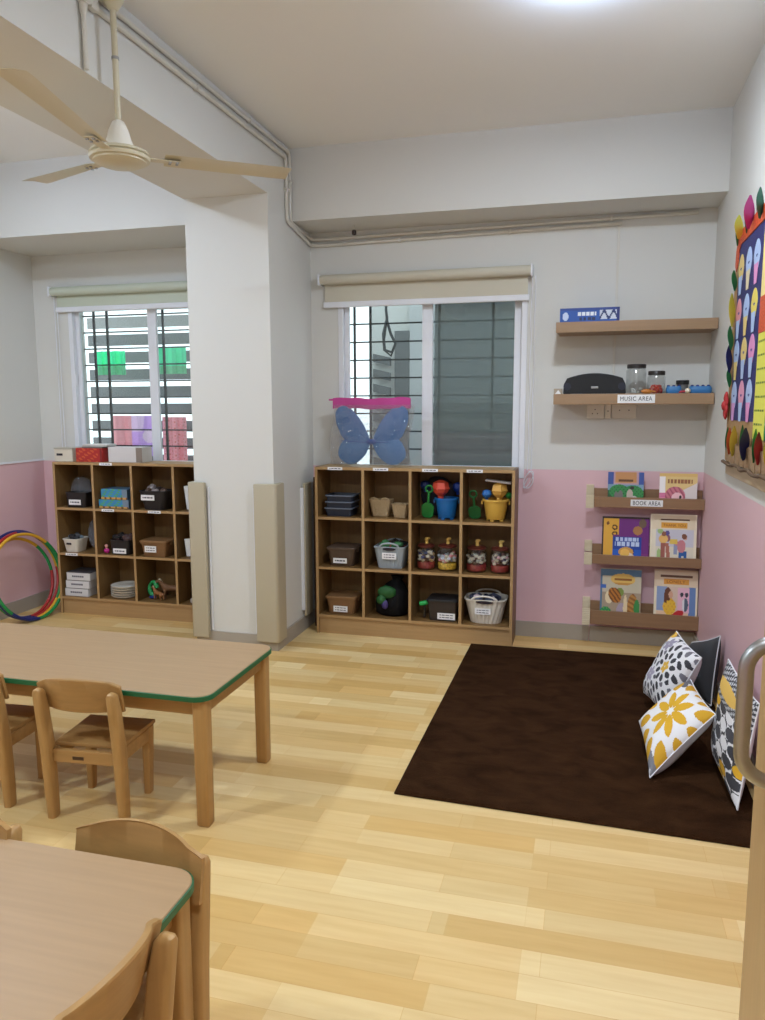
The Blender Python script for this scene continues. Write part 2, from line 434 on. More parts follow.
# ---- roller blinds
BLIND = mat('pale_green_blind_fabric', (200, 206, 188), 0.8)
BLINDR = mat('cream_blind_fabric', (206, 200, 182), 0.8)
def blind(label, x0, x1, m, z=2.325, drop=2.168, coil=True):
    t = thing('roller_blind', label, 'blind', (x0, YB-0.05, z))
    W = x1-x0
    mb = MB(); mb.lathe([(0.03, 0.012), (0.032, 0.02), (0.032, W-0.02), (0.03, W-0.012)], m, (0, 0, 0), 20, 'X'); mb.obj('roller', t, smooth=True)
    for x in (0, W-0.012):
        mb = MB(); mb.box(x, x+0.012, -0.035, 0.05, -0.035, 0.035, PVC, 0.004); mb.obj('bracket', t)
    mb = MB(); mb.box(0.03, W-0.03, 0.026, 0.028, drop-z+0.01, 0.0, m); mb.obj('fabric', t)
    mb = MB(); mb.box(0.02, W-0.02, 0.018, 0.036, drop-z-0.02, drop-z+0.018, PVC, 0.006); mb.obj('bottom_bar', t)
    mb = MB()
    if coil:
        pts = [(W-0.006+0.004*math.sin(k), 0.02, -0.03-k*0.05) for k in range(25)]
        mb.tube(pts, 0.0028, PVC, 6)
        mb.tube([(W+0.016+0.002*math.sin(k*0.7), 0.02, -0.03-k*0.05) for k in range(25)], 0.0028, PVC, 6)
        mb.tube([(W+0.0+0.03*math.sin(a), 0.02, -1.29+0.055*math.cos(a*0.9)) for a in [k*0.4 for k in range(32)]], 0.003, PVC, 6)
    else:
        mb.tube([(0.012, 0.02, -0.03-k*0.05) for k in range(24)], 0.0028, PVC, 6)
        mb.tube([(0.036, 0.02, -0.13-k*0.05) for k in range(22)], 0.0028, PVC, 6)
    mb.obj('bead_chain', t)
blind('cream roller blind rolled up above the window behind the blue wings', -1.74, -0.352, BLINDR)
blind('pale green roller blind rolled up above the left window', -3.812, -2.44, BLIND, 2.333, 2.208, False)

# ---- what stands outside the windows
GREYW = mat('grey_render', (206, 208, 206), 0.8); GREYD = mat('dark_grey_render', (112, 116, 118), 0.8)
def outside():
    mb = MB(); mb.box(-7, 5, YB+0.19, 12, -0.06, 0.0, mat('yard_concrete', (150, 150, 146), 0.9)); structure('ground', mb)
    mc = bpy.data.materials.new('thin_cotton'); mc.use_nodes = True; nt = mc.node_tree; at = nt.nodes.new('ShaderNodeVertexColor'); at.layer_name = 'print'
    tl = nt.nodes.new('ShaderNodeBsdfTranslucent'); mx = nt.nodes.new('ShaderNodeMixShader'); mx.inputs[0].default_value = 0.8; b_ = nt.nodes['Principled BSDF']; b_.inputs['Roughness'].default_value = 0.9
    nt.links.new(at.outputs[0], b_.inputs['Base Color']); nt.links.new(at.outputs[0], tl.inputs[0]); nt.links.new(b_.outputs[0], mx.inputs[1]); nt.links.new(tl.outputs[0], mx.inputs[2]); nt.links.new(mx.outputs[0], nt.nodes['Material Output'].inputs[0])
    t = thing('neighbour_building', 'grey building with dark louvres seen through the middle window', 'building', (-1.6, 6.6, 0))
    mb = MB(); mb.box(-0.29, 1.6, 0.02, 0.3, 0.0, 3.6, GREYW); mb.obj('wall', t)
    for k in range(9):
        z = 1.98 - k*0.13
        mb = MB(); mb.prism([(-0.24, z-0.02), (-0.09, z-0.055), (-0.09, z-0.125), (-0.24, z-0.09)], 'Y', -0.03, 0.018, GREYD); mb.obj('louvre', t)
    mb = MB(); mb.box(-0.05, 0.08, -0.01, 0.018, -0.2, 2.152, GREYD); mb.obj('downpipe_recess', t)
    mb = MB(); mb.box(0.085, 0.9, -0.012, 0.018, -0.5, 3.5, mat('mid_grey_render', (190, 194, 196), 0.8)); mb.obj('side_wall', t)
    s = thing('outdoor_steps', 'dim grey steps outside, behind the right pane of the middle window', 'steps', (-0.9, 6.0, 0))
    mb = MB()
    for k, z in enumerate((1.53, 1.40, 1.27, 1.14, 1.0)):
        mb.box(-0.3, 0.6, -0.12*k, 0.3-0.12*k if k == 0 else 0.0-0.12*(k-1), 0.0, z, mat('step_concrete', (150, 154, 154), 0.8), 0.008)
    mb.obj('flight', s)
    b = thing('cable_bundle', 'dark looped cable hanging outside the middle window', 'cable', (-1.64, 6.3, 2.0))
    mb = MB(); mb.tube([(0, 0, 0.55), (-0.01, 0, 0.3), (0.0, 0, 0.2), (0.03, 0, 0.1), (0.07, 0, 0.02), (0.04, 0, -0.05), (-0.02, 0, -0.03), (-0.03, 0, 0.05), (-0.01, 0, 0.2)], 0.012, BAR, 8)
    mb.tube([(0.0, 0.01, 0.25), (-0.04, 0.01, 0.1), (-0.03, 0.01, -0.03), (0.03, 0.01, -0.08), (0.06, 0.01, 0.0)], 0.01, BAR, 8); mb.obj('loop', b)
    # slatted fence outside the left window
    f = thing('slatted_screen', 'wide dark slats of an outdoor screen behind the left window', 'screen', (-3.4, 6.0, 0))
    SL = mat('dark_slat', (112, 114, 116), 0.7)
    for k in range(10):
        z = 2.235 - k*0.1495
        mb = MB(); mb.box(-0.90, 1.35, -0.01, 0.01, z-0.050, z+0.044, SL if k else mat('pale_slat', (150, 150, 150), 0.7)); mb.obj('slat', f)
    for x in (0.15, 1.3):
        mb = MB(); mb.box(x-0.03, x+0.03, 0.011, 0.06, 0.0, 2.5, SL); mb.obj('post', f)
    # washing hung in front of it
    def cloth(label, cx, z0, z1, wd, paint, y=5.6):
        o = art_mesh('hung_cloth', 40, 30, lambda u, v: (cx-wd/2+u*wd, y+0.02*math.sin(u*16)+0.008*math.sin(u*41), z0+(z1-z0)*v), paint, None, mc)
        o.data.name = 'hung_cloth'
        tag(o, label, 'cloth')
        return o
    G = (70, 255, 180)
    cloth('bright green cloth hanging outside, the one nearer the left frame of the left window', -3.885, 1.77, 1.965, 0.29, lambda u, v: G if v > 0.35 else (110, 200, 150), 5.7)
    cloth('bright green cloth hanging outside in the right pane of the left window', -3.32, 1.77, 1.985, 0.29, lambda u, v: (110, 245, 190) if v > 0.3 else (130, 205, 160), 5.7)
    def pk(u, v):
        if u < 0.40: return (255, 176, 184)
        if u < 0.5+0.2*v: return (250, 215, 252) if v > .6 else (224, 176, 252)
        return (255, 228, 250) if (u-0.8)**2+(v-.5)**2 < .03 else (224, 180, 252)
    cloth('pink and lilac cloth hanging low outside the left window', -3.60, 1.10, 1.43, 0.46, pk)
    def dots(u, v):
        a = math.sin(u*37)*math.sin(v*43+u*9)
        return (214, 120, 110) if a > 0.78 else ((255, 182, 190) if a > -0.5 else (252, 166, 176))
    cloth('pink dotted cloth hanging outside the left window beside the pillar', -3.25, 1.05, 1.42, 0.22, dots)
outside()

# ---- white ceiling fittings that give the room its light
GLOW = mat('lamp_diffuser', (255, 255, 255), 0.5, emit=((196, 220, 255), 85.0))
for i, (lx, ly, lw, lc) in enumerate(LAMPS):
    lab = ['round white ceiling light just above the rug', 'round white ceiling light nearest the door', 'round white ceiling light over the far tables, rear', 'round white ceiling light near the left window'][i]
    t = thing('ceiling_light', lab, 'ceiling light', (lx, ly, ZC), group='ceiling lights')
    mb = MB(); mb.lathe([(0.10, 0), (0.10, -0.012), (0.098, -0.014)], PVC, n=32); mb.obj('housing', t, smooth=True)
    mb = MB(); mb.lathe([(0.105, -0.014), (0.105, -0.06), (0.098, -0.068)], GLOW, n=32); mb.obj('diffuser', t, smooth=True)

# ---- padded corner guards on the pillar
def guard(label, pts, lines, z0=0.06, z1=1.04):
    cx = sum(p[0] for p in pts)/len(pts); cy = sum(p[1] for p in pts)/len(pts)
    t = thing('corner_guard', label, 'corner guard', (cx, cy, z0), group='padded guards on the pillar')
    mb = MB(); mb.prism([(p[0]-cx, p[1]-cy) for p in pts], 'Z', 0, z1-z0, BEIGEPAD, 0.006); mb.obj('pad', t, smooth=True)
    for (a, b, c, d) in lines:
        mb = MB(); mb.box(a-cx, b-cx, c-cy, d-cy, 0.045, z1-z0-0.03, PVC); mb.obj('edge_strip', t)
def Lpad(cx, cy, sx, w1, w2, th, n=6):
    """L-shaped pad round a convex corner at (cx, cy): along the front face and back along the side face"""
    o = [(cx - sx*w1, cy-0.001), (cx - sx*w1, cy-th)]
    for i in range(n+1):
        a = R(-90 + 90*i/n); o.append((cx + sx*(th-0.02 + 0.02*math.cos(a)), cy - th + 0.02 + 0.02*math.sin(a)))
    o += [(cx+sx*th, cy+w2), (cx+sx*0.001, cy+w2), (cx+sx*0.001, cy-0.001)]
    return o
guard('beige padded guard on the front right corner of the white pillar', Lpad(PX1, PY-0.012, 1, 0.115, 0.10, 0.03), [(-1.949, -1.942, PY-0.012, PY)])
guard('beige padded guard on the front left corner of the white pillar', Lpad(PX0, PY-0.012, -1, 0.085, 0.10, 0.03), [(-2.252, -2.243, PY-0.012, PY)])
guard('beige padded strip on the right side of the pillar near the shelf', [(PX1+0.013, 4.70), (PX1+0.03, 4.70), (PX1+0.03, 4.82), (PX1+0.013, 4.82)], [(PX1+0.001, PX1+0.02, 4.685, 4.699)], 0.10, 1.0)

# ---- door leaf at the right with its steel pull
DW = wood('door_laminate', (190, 158, 112), 'Z', 0.05, 0.45)
d = bpy.data.objects.new('door_1', None); COL.objects.link(d); d['kind'] = 'structure'; d.location = (0.297, 0.42, 0)
mb = MB(); mb.box(0, 0.038, 0, 0.94, 0.008, 2.06, DW, 0.002); mb.obj('door_leaf', d)
mb = MB(); pts = []; hz0, hz1, so, rr_ = 0.945, 1.160, 0.060, 0.045
for i in range(9):
    a = R(90*i/8); pts.append((-(so-rr_) - rr_*math.sin(a), 0.76, hz1 - rr_ + rr_*math.cos(a)))
for i in range(9):
    a = R(90 + 90*i/8); pts.append((-(so-rr_) - rr_*math.sin(a), 0.76, hz0 + rr_ + rr_*math.cos(a)))
pts = [(0.001, 0.76, hz1)] + pts + [(0.001, 0.76, hz0)]
mb.tube(pts, 0.0112, STEEL, 18); o = mb.obj('door_handle', d, smooth=True)
mb = MB(); mb.box(0.338, XR, 0.42, 0.458, 0, ZC, WHITE); structure('wall_jog', mb)

# ================================================================== FURNITURE
# ---- cube shelves
DX = [0.0, 0.317, 0.628, 0.954, 1.274]     # left edges of the uprights, from the unit's left side
TH = 0.018
def cube_shelf(label, x0, stickers):
    t = thing('cube_shelf', label, 'shelf unit', (x0, 4.67, 0))
    W = DX[4]+TH; D = 0.262
    for k, x in enumerate(DX):
        mb = MB(); mb.box(x, x+TH, 0.0, D, 0.0 if k in (0, 4) else 0.128, 1.095 if k not in (0, 4) else 1.113, LAMV_SHADE, front=EDGE)
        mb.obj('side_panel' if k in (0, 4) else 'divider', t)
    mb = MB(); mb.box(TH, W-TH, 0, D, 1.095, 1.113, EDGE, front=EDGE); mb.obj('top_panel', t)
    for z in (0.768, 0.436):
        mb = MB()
        for a, b in zip(DX, DX[1:]): mb.box(a+TH, b, 0.0015, D-0.002, z, z+0.017, LAM_SHADE, front=EDGE)
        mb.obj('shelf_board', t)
    mb = MB(); mb.box(TH, W-TH, 0, D, 0.11, 0.128, LAM_SHADE, front=EDGE); mb.obj('bottom_panel', t)
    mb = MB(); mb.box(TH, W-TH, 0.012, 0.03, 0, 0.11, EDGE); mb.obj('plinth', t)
    mb = MB(); mb.box(TH, W-TH, D-0.006, D, 0.128, 1.095, LAMV_SHADE); mb.obj('back_panel', t)
    for (x, z) in stickers: label_plate(t, x, z, -0.0022, 0.10, 0.019, 'label_sticker')
    return t
cube_shelf('beech cube shelf with twelve cells below the middle window', -1.706, [(0.14, 1.104), (0.445, 1.104), (0.765, 1.104), (1.045, 1.104)])
cube_shelf('beech cube shelf with twelve cells below the left window, partly behind the pillar', -3.703, [(0.44, 1.104), (0.12, 0.444), (0.81, 0.776), (0.44, 0.776)])

# ---- children's tables
def table(label, x0, x1, y0, y1, H=0.5):
    t = thing('activity_table', label, 'table', ((x0+x1)/2, (y0+y1)/2, 0))
    hx, hy = (x1-x0)/2, (y1-y0)/2; r = 0.06
    mb = MB(); mb.loft([rrect(hx-0.002, hy-0.002, r, H-0.022, 8), rrect(hx-0.002, hy-0.002, r, H-0.002, 8), rrect(hx-0.004, hy-0.004, r, H, 8)], TTOP); mb.obj('tabletop', t)
    mb = MB(); A = rrect(hx-0.0015, hy-0.0015, r, H-0.0225, 8); B = rrect(hx+0.001, hy+0.001, r, H-0.021, 8)
    C_ = rrect(hx+0.001, hy+0.001, r, H-0.004, 8); D_ = rrect(hx-0.0015, hy-0.0015, r, H-0.0025, 8)
    mb.loft([A, B, C_, D_], GREEN_EDGE, False, False); mb.obj('edge_band', t)
    lx, ly = hx-0.045, hy-0.05
    for sx in (-1, 1):
        for sy in (-1, 1):
            mb = MB(); mb.loft([rrect(0.021, 0.021, 0.008, 0, 4), rrect(0.025, 0.025, 0.009, 0.006, 4), rrect(0.027, 0.027, 0.010, H-0.0225, 4)], BEECH)
            mb.obj('leg', t, (sx*lx, sy*ly, 0), smooth=True)
    for sy in (-1, 1):
        mb = MB(); mb.box(-lx+0.024, lx-0.024, sy*ly-0.01, sy*ly+0.01, H-0.085, H-0.0225, BEECHX, 0.003); mb.obj('apron', t)
    for sx in (-1, 1):
        mb = MB(); mb.box(sx*lx-0.01, sx*lx+0.01, -ly+0.024, ly-0.024, H-0.085, H-0.0225, BEECHX, 0.003); mb.obj('apron', t)
    return t
table('beech table with green edge, standing farther back before the left shelf', -2.90, -1.246, 2.285, 2.90)
table('beech table with green edge in the near left corner of the picture', -2.30, -0.776, 0.79, 1.385)

# ---- children's chairs (origin on the floor below the seat, facing +Y)
def make_chair(label):
    t = thing('childrens_chair', label, 'chair')
    # seat
    mb = MB(); seat = [(-0.135, -0.10), (0.135, -0.10), (0.143, 0.15), (-0.143, 0.15)]
    mb.prism(seat, 'Z', 0.262, 0.279, BEECHX, 0.004); mb.obj('seat', t, smooth=True)
    for sx in (-1, 1):
        # rear post: leans back a little and tapers to a rounded tip
        mb = MB(); rings = []
        for (z, y, a, b) in ((0, -0.118, 0.0165, 0.023), (0.10, -0.122, 0.018, 0.027), (0.27, -0.130, 0.019, 0.029), (0.42, -0.150, 0.0185, 0.027), (0.485, -0.163, 0.0175, 0.022), (0.496, -0.166, 0.0125, 0.016), (0.501, -0.167, 0.004, 0.006)):
            rings.append([(p[0]+sx*0.146, p[1]+y, p[2]) for p in rrect(a, b, min(a, b)*0.72, z, 5)])
        mb.loft(rings, BEECH); mb.obj('rear_leg', t, smooth=True)
        mb = MB(); rings = []
        for (z, a, b) in ((0, 0.013, 0.018), (0.15, 0.016, 0.021), (0.262, 0.018, 0.023)):
            rings.append([(p[0]+sx*0.125, p[1]+0.118-0.01*(1-z/0.26), p[2]) for p in rrect(a, b, 0.007, z, 4)])
        mb.loft(rings, BEECH); mb.obj('front_leg', t, smooth=True)
        mb = MB(); M = Matrix.Translation((sx*0.130, -0.005, 0)) @ Matrix.Rotation(sx*R(-1.5), 4, 'Z')
        mb.box(-0.009, 0.009, -0.098, 0.103, 0.212, 0.262, BEECHX, 0.003, M=M); mb.obj('side_rail', t)
    mb = MB(); mb.box(-0.126, 0.126, -0.132, -0.112, 0.215, 0.262, BEECHX, 0.003); mb.obj('rear_rail', t)
    mb = MB(); mb.box(-0.045, 0.0, -0.1335, -0.132, 0.229, 0.241, mat('dark_brand_plate', (70, 46, 26), 0.5), 0.0004); o = mb.obj('name_plate', t); o['label'] = 'small dark plate'
    # curved back panel with an arched top, fixed in front of the posts
    n = 24; F = []; B = []
    mb = MB()
    def col(u, off):
        x = -0.1655 + 0.331*u; s = 1-(2*u-1)**2
        zt = 0.512 + 0.033*s**0.9; zb = 0.415 - 0.0*s
        sp_ = max(0.0, 1-(x/0.126)**2)
        def Y(z): return -0.108 - (z-0.42)*0.26 - 0.032*sp_**0.8 + off
        k = 0.004
        return [(x, Y(zb)+0.0, zb), (x, Y((zb+zt)/2), (zb+zt)/2), (x, Y(zt-k), zt-k), (x, Y(zt)-(0.003 if off > 0 else -0.003), zt)]
    rings = []
    for i in range(n+1):
        f = col(i/n, 0.0); b = col(i/n, -0.013)
        rings.append(f + list(reversed(b)))
    mb.loft(rings, BEECHX); mb.obj('backrest', t, smooth=True)
    return t
c0 = make_chair('wooden chair pushed in at the near side of the farther table, nearest its right end')
c0.location = (-1.733, 2.375, 0); c0.rotation_euler = (0, 0, R(5)); c0.scale = (0.97, 1.0, 1.02)
dup(c0, (-2.225, 2.375, 0), R(4), 'wooden chair at the near side of the farther table, cut by the left picture edge')
c2 = dup(c0, (-0.965, 1.312, 0), R(174), 'wooden chair standing between the two tables, backrest rising behind the near table'); c2.scale = (1.05, 0.76, 1.02)
dup(c0, (-1.445, 1.258, 0), R(177), 'wooden chair behind the near table at the left picture edge, only its backrest end showing')
c3 = dup(c0, (-0.915, 1.050, 0), R(86), 'wooden chair at the right end of the near table, in the bottom left foreground'); c3.scale = (0.93, 1.0, 1.02)

# ---- rug
def quad_ring(pts, inset, z, n=10):
    cx = sum(p[0] for p in pts)/4; cy = sum(p[1] for p in pts)/4; out = []
    for (p, q) in zip(pts, pts[1:]+pts[:1]):
        for i in range(n):
            t = i/n; x, y = p[0]+(q[0]-p[0])*t - cx, p[1]+(q[1]-p[1])*t - cy
            k = 1 - inset/math.hypot(x, y) + random.uniform(-0.001, 0.001); out.append((x*k, y*k, z))
    return out
mb = MB(); RQ = [(-0.682, 2.715), (0.655, 2.664), (0.662, 4.665), (-0.668, 4.650)]
mb.loft([quad_ring(RQ, 0.002, 0.0005, 24), quad_ring(RQ, -0.002, 0.007, 24), quad_ring(RQ, 0.004, 0.015, 24), quad_ring(RQ, 0.012, 0.017, 24)], rug_mat())
o = mb.obj('rug', None, (sum(p[0] for p in RQ)/4, sum(p[1] for p in RQ)/4, 0), smooth=True); tag(o, 'dark brown plush rug on the floor in front of the book ledges', 'rug')

# ================================================================== CUSHIONS
def cushion(label, q, th, paint, n=110, back=(228, 228, 232), group=None, pipe=(236, 236, 240), thb=None):
    """q: four seam corners (bl, br, tr, tl) as seen from the printed face"""
    q = [Vector(p) for p in q]; c = sum(q, Vector())/4
    nrm = (q[1]-q[0]).cross(q[3]-q[0]); nrm.normalize()
    base = Vector((c.x, c.y, min(p.z for p in q)))
    t = thing('cushion', label, 'cushion', base, group=group)
    def P(u, v, side):
        # sides pinch inwards between the corners, faces swell
        su, sv = 2*u-1, 2*v-1
        k = 0.06
        uu = u - k*su*(1-sv*sv)*0.5*abs(su)**0.5 if su else u; vv = v - k*sv*(1-su*su)*0.5*abs(sv)**0.5 if sv else v
        p = q[0]*(1-uu)*(1-vv) + q[1]*uu*(1-vv) + q[2]*uu*vv + q[3]*(1-uu)*vv
        f = max(0, (1-su**4)*(1-sv**4))**0.5 * (0.72 + 0.28*(1-su*su)*(1-sv*sv))
        wv = 1 + 0.05*math.sin(7*u+3*v) + 0.04*math.sin(11*v-4*u)
        r = p + nrm*((th if side > 0 else (thb or th))*f*wv*side) - base
        return r
    m = printed('cushion_cloth', 0.85)
    f = art_mesh('front_cover', n, n, lambda u, v: P(u, v, 1), paint, t, m)
    g = art_mesh('back_cover', 28, 28, lambda u, v: P(u, v, -1), lambda u, v: back, t, m)
    mb = MB(); ed = []
    for i in range(40): ed.append(P(i/40, 0, 0))
    for i in range(40): ed.append(P(1, i/40, 0))
    for i in range(40): ed.append(P(1-i/40, 1, 0))
    for i in range(40): ed.append(P(0, 1-i/40, 0))
    mb.tube(ed, 0.003, mat('cushion_piping_%d' % pipe[0], pipe, 0.8), 6, closed=True); mb.obj('piping', t, smooth=True)
    return t
YEL = (222, 172, 40); CH = (62, 62, 68); LG = (160, 158, 166); WH = (236, 235, 238)
def petal(u, v, cu, cv, r0, r1, wd, n, ph=0.0):
    """n leaf shapes round a centre"""
    du, dv = u-cu, v-cv; r = math.hypot(du, dv); a = math.atan2(dv, du)-ph
    k = 2*PI/n; aa = (a+k/2) % k - k/2
    x, y = r*math.cos(aa), r*math.sin(aa)
    t = (x-r0)/(r1-r0)
    return 0 < t < 1 and abs(y) < wd*(4*t*(1-t))**0.7
def paint_petals(u, v):
    if petal(u, v, 0.57, 0.43, 0.05, 0.35, 0.062, 8, 0.3): return YEL
    if petal(u, v, 0.57, 0.43, 0.38, 0.66, 0.080, 13, 0.1): return (212, 162, 38)
    if petal(u, v, 0.02, 0.05, 0.02, 0.18, 0.05, 7, 0.0): return (128, 128, 136)
    if petal(u, v, 0.9, 0.98, 0.02, 0.24, 0.06, 8, 0.0): return (104, 104, 112)
    return WH
def paint_leaves(u, v):
    if petal(u, v, 0.64, 0.60, 0.01, 0.10, 0.036, 5, 0.2): return (228, 182, 70)
    if petal(u, v, 0.64, 0.60, 0.115, 0.235, 0.04, 9, 0.3): return CH
    if petal(u, v, 0.34, 0.36, 0.01, 0.13, 0.036, 6, 0.5): return (172, 166, 184)
    if petal(u, v, 0.34, 0.36, 0.14, 0.24, 0.032, 10, 0.1): return (92, 92, 100)
    if petal(u, v, 0.30, 0.86, 0.01, 0.12, 0.034, 6, 0.1): return (160, 154, 176)
    if petal(u, v, 0.05, 0.95, 0.02, 0.14, 0.034, 6, 0.1): return (228, 182, 70)
    if ell(u, v, 0.64, 0.60, 0.245, 0.245) or ell(u, v, 0.34, 0.36, 0.25, 0.25) or ell(u, v, 0.30, 0.86, 0.125, 0.125): return WH
    x, y = (u+v)*6.5, (u-v)*4.0; i, j = math.floor(x), math.floor(y)
    fx, fy = x-i-.5, y-j-.5
    if (fx*1.35)**2+(fy*1.15)**2 < .2: return CH if (i+2*j) % 3 else (120, 118, 128)
    return WH
def paint_pebbles(u, v):
    rows = 8.0; y = v*rows; j = math.floor(y); x = u*4.4 + (0.5 if j % 2 else 0.0); i = math.floor(x)
    fx, fy = x-i-.5, y-j-.5
    if v > 0.72:
        if ell(u, v, 0.42, 0.84, 0.36, 0.075): return (226, 184, 92)
        return (70, 70, 76) if math.sin(u*90)*math.sin(v*120+u*40) > -0.1 else (196, 196, 200)
    h = (i*7+j*5) % 6
    if fx*fx*4.2+fy*fy*4.4 < 1: return (WH, CH, YEL, CH, WH, (72, 72, 78))[h]
    return WH if (i+j) % 2 else CH
cushion('white cushion with yellow petal print leaning in front of the other cushions', [(0.287, 3.055, 0.026), (0.538, 3.19, 0.262), (0.480, 3.50, 0.292), (0.264, 3.40, 0.118)], 0.066, paint_petals, thb=0.085)
cushion('white cushion with grey leaf print and one yellow flower, at the left of the heap', [(0.318, 3.90, 0.070), (0.395, 3.60, 0.060), (0.535, 3.60, 0.365), (0.462, 3.93, 0.388)], 0.075, paint_leaves)
cushion('plain charcoal cushion with pale piping behind the others against the pink wall', [(0.500, 4.16, 0.03), (0.635, 3.90, 0.03), (0.664, 3.93, 0.380), (0.565, 4.14, 0.275)], 0.06, lambda u, v: (64, 65, 68), 24, (64, 65, 68))
cushion('cushion with black, white and ochre pebble print standing against the right wall', [(0.560, 3.28, 0.045), (0.575, 2.86, 0.035), (0.648, 2.96, 0.405), (0.615, 3.42, 0.425)], 0.056, paint_pebbles, 120, thb=0.035)

# ================================================================== CEILING FAN
fan = thing('ceiling_fan', 'cream three-bladed ceiling fan hanging beside the ceiling beam', 'fan', (-1.753, 2.697, ZC))
def zz(z): return z - ZC
mb = MB(); mb.lathe([(0.05, 0.0), (0.052, -0.02), (0.04, -0.065), (0.02, -0.095), (0.012, -0.1)], FANCREAM, n=24); mb.obj('canopy', fan, smooth=True)
mb = MB(); mb.lathe([(0.0115, -0.095), (0.0115, zz(2.555))], FANCREAM, n=14); mb.lathe([(0.014, zz(2.80)), (0.014, zz(2.79))], STEEL, n=14); mb.obj('downrod', fan, smooth=True)
mb = MB(); mb.lathe([(0.0125, zz(2.575)), (0.022, zz(2.57)), (0.036, zz(2.54)), (0.046, zz(2.505)), (0.057, zz(2.478)), (0.052, zz(2.477)), (0.03, zz(2.5))], mat('white_fan_cup', (238, 234, 224), 0.3), n=28, cap1=False); mb.obj('bell_cover', fan, smooth=True)
mb = MB(); mb.lathe([(0.03, zz(2.50)), (0.035, zz(2.476)), (0.085, zz(2.470)), (0.106, zz(2.462)), (0.112, zz(2.452)), (0.104, zz(2.449)), (0.113, zz(2.443)), (0.110, zz(2.432)), (0.098, zz(2.430)), (0.098, zz(2.424)), (0.07, zz(2.412)), (0.02, zz(2.407))], FANCREAM, n=44); mb.obj('motor_housing', fan, smooth=True)
for a in (36, 156, 276):
    ca, sa = math.cos(R(a)), math.sin(R(a)); up_ = {36: 0.0, 156: 0.02, 276: 0.04}[a]
    mb = MB(); rings = []
    for i in range(15):
        r = 0.165 + (0.658-0.165)*i/14; wv = 0.046 + 0.014*(i/14); tl = R(-11 + 5*i/14)
        if i == 14: wv *= 0.93
        ring = []
        for (p, h) in ((-1, 0.0), (-0.5, 0.004), (0, 0.006), (0.5, 0.004), (1, 0.0), (0.5, 0.0025), (0, 0.0045), (-0.5, 0.0025)):
            y = p*wv; z = h - 0.003
            y, z = y*math.cos(tl)-z*math.sin(tl), y*math.sin(tl)+z*math.cos(tl)
            ring.append((r*ca - y*sa, r*sa + y*ca, zz(2.452) + z + up_*(r-0.165)/0.5))
        rings.append(ring)
    mb.loft(rings, FANCREAM); b = mb.obj('blade', fan, smooth=True)
    mb = MB()
    M = Matrix.Rotation(R(a), 4, 'Z') @ Matrix.Translation((0.0, 0, zz(2.449)))
    mb.box(0.085, 0.225, -0.02, 0.02, -0.006, -0.002, FANCREAM, 0.0015, M=M)
    for bx in (0.185, 0.212):
        for by in (-0.012, 0.012):
            mb.box(bx-0.005, bx+0.005, by-0.005, by+0.005, -0.011, -0.006, STEEL, 0.001, M=M)
    mb.obj('blade_bracket', b)

# ================================================================== PIPES ON THE CEILING
CPIPE = mat('white_conduit', (216, 212, 202), 0.45)
def conduit(label, pts, r=0.0095, clips=()):
    t = thing('conduit_pipe', label, 'pipe', pts[0])
    o = Vector(pts[0]); full = []
    P = [Vector(p)-o for p in pts]
    for i, p in enumerate(P):      # round the bends
        if 0 < i < len(P)-1:
            a = (P[i-1]-p); b = (P[i+1]-p); ra = min(0.03, a.length/3); rb = min(0.03, b.length/3)
            A = p+a.normalized()*ra; B = p+b.normalized()*rb
            for k in range(5):
                u = k/4; full.append(A*(1-u)**2 + p*2*u*(1-u) + B*u*u)
        else: full.append(p)
    mb = MB(); mb.tube(full, r, CPIPE, 10); mb.obj('pipe', t, smooth=True)
    for (c, ax) in clips:
        c = Vector(c)-o; mb = MB(); d_ = {'X': (0.008, 0.014, 0.014), 'Y': (0.014, 0.008, 0.014), 'Z': (0.014, 0.014, 0.008)}[ax]
        mb.box(c.x-d_[0], c.x+d_[0], c.y-d_[1], c.y+d_[1], c.z-d_[2], c.z+d_[2], CPIPE, 0.003); mb.obj('clip', t)
    return t
XF = PX1 + 0.012
conduit('lower of the paired white conduit pipes, ending above the wall shelves', [(XF, 2.66, 2.958), (XF, 4.515, 2.985), (XF, 4.515, 2.62), (XF, 4.93, 2.555), (-1.70, 4.937, 2.552), (0.16, 4.937, 2.578)], 0.011, [((XF, 3.42, 2.969), 'Y'), ((XF, 4.515, 2.80), 'Z'), ((-1.2, 4.937, 2.559), 'X'), ((-0.5, 4.937, 2.569), 'X')])
conduit('upper of the paired white conduit pipes, reaching nearly to the right wall', [(XF, 2.66, 3.004), (XF, 4.57, 3.028), (XF, 4.57, 2.625), (XF, 4.93, 2.592), (-1.70, 4.937, 2.590), (0.585, 4.937, 2.612)], 0.011, [((XF, 4.0, 3.021), 'Y'), ((XF, 4.57, 2.86), 'Z'), ((-0.95, 4.937, 2.597), 'X'), ((0.1, 4.937, 2.607), 'X')])
jb = thing('junction_box', 'white conduit junction box on the beam above the fan, a pipe dropping from it', 'junction box', (PX1+0.004, 2.585, 2.975))
mb = MB(); mb.lathe([(0.038, 0.0), (0.038, 0.03), (0.032, 0.034)], CPIPE, (0, 0, 0), 24, 'X'); mb.box(0, 0.026, 0.03, 0.075, -0.035, 0.045, CPIPE, 0.005); mb.obj('box', jb, smooth=True)
mb = MB(); mb.lathe([(0.0095, -0.036), (0.0095, -0.258)], CPIPE, (0.011, 0, 0), 12); mb.obj('drop_pipe', jb, smooth=True)
mb = MB(); mb.lathe([(0.016, -0.03), (0.014, -0.06), (0.0098, -0.075)], CPIPE, (0.011, 0, 0), 14); mb.obj('adaptor', jb, smooth=True)
hk = thing('ceiling_hook', 'small dark socket on a short white cord under the window beam', 'hook', (-1.465, 4.80, 2.635))
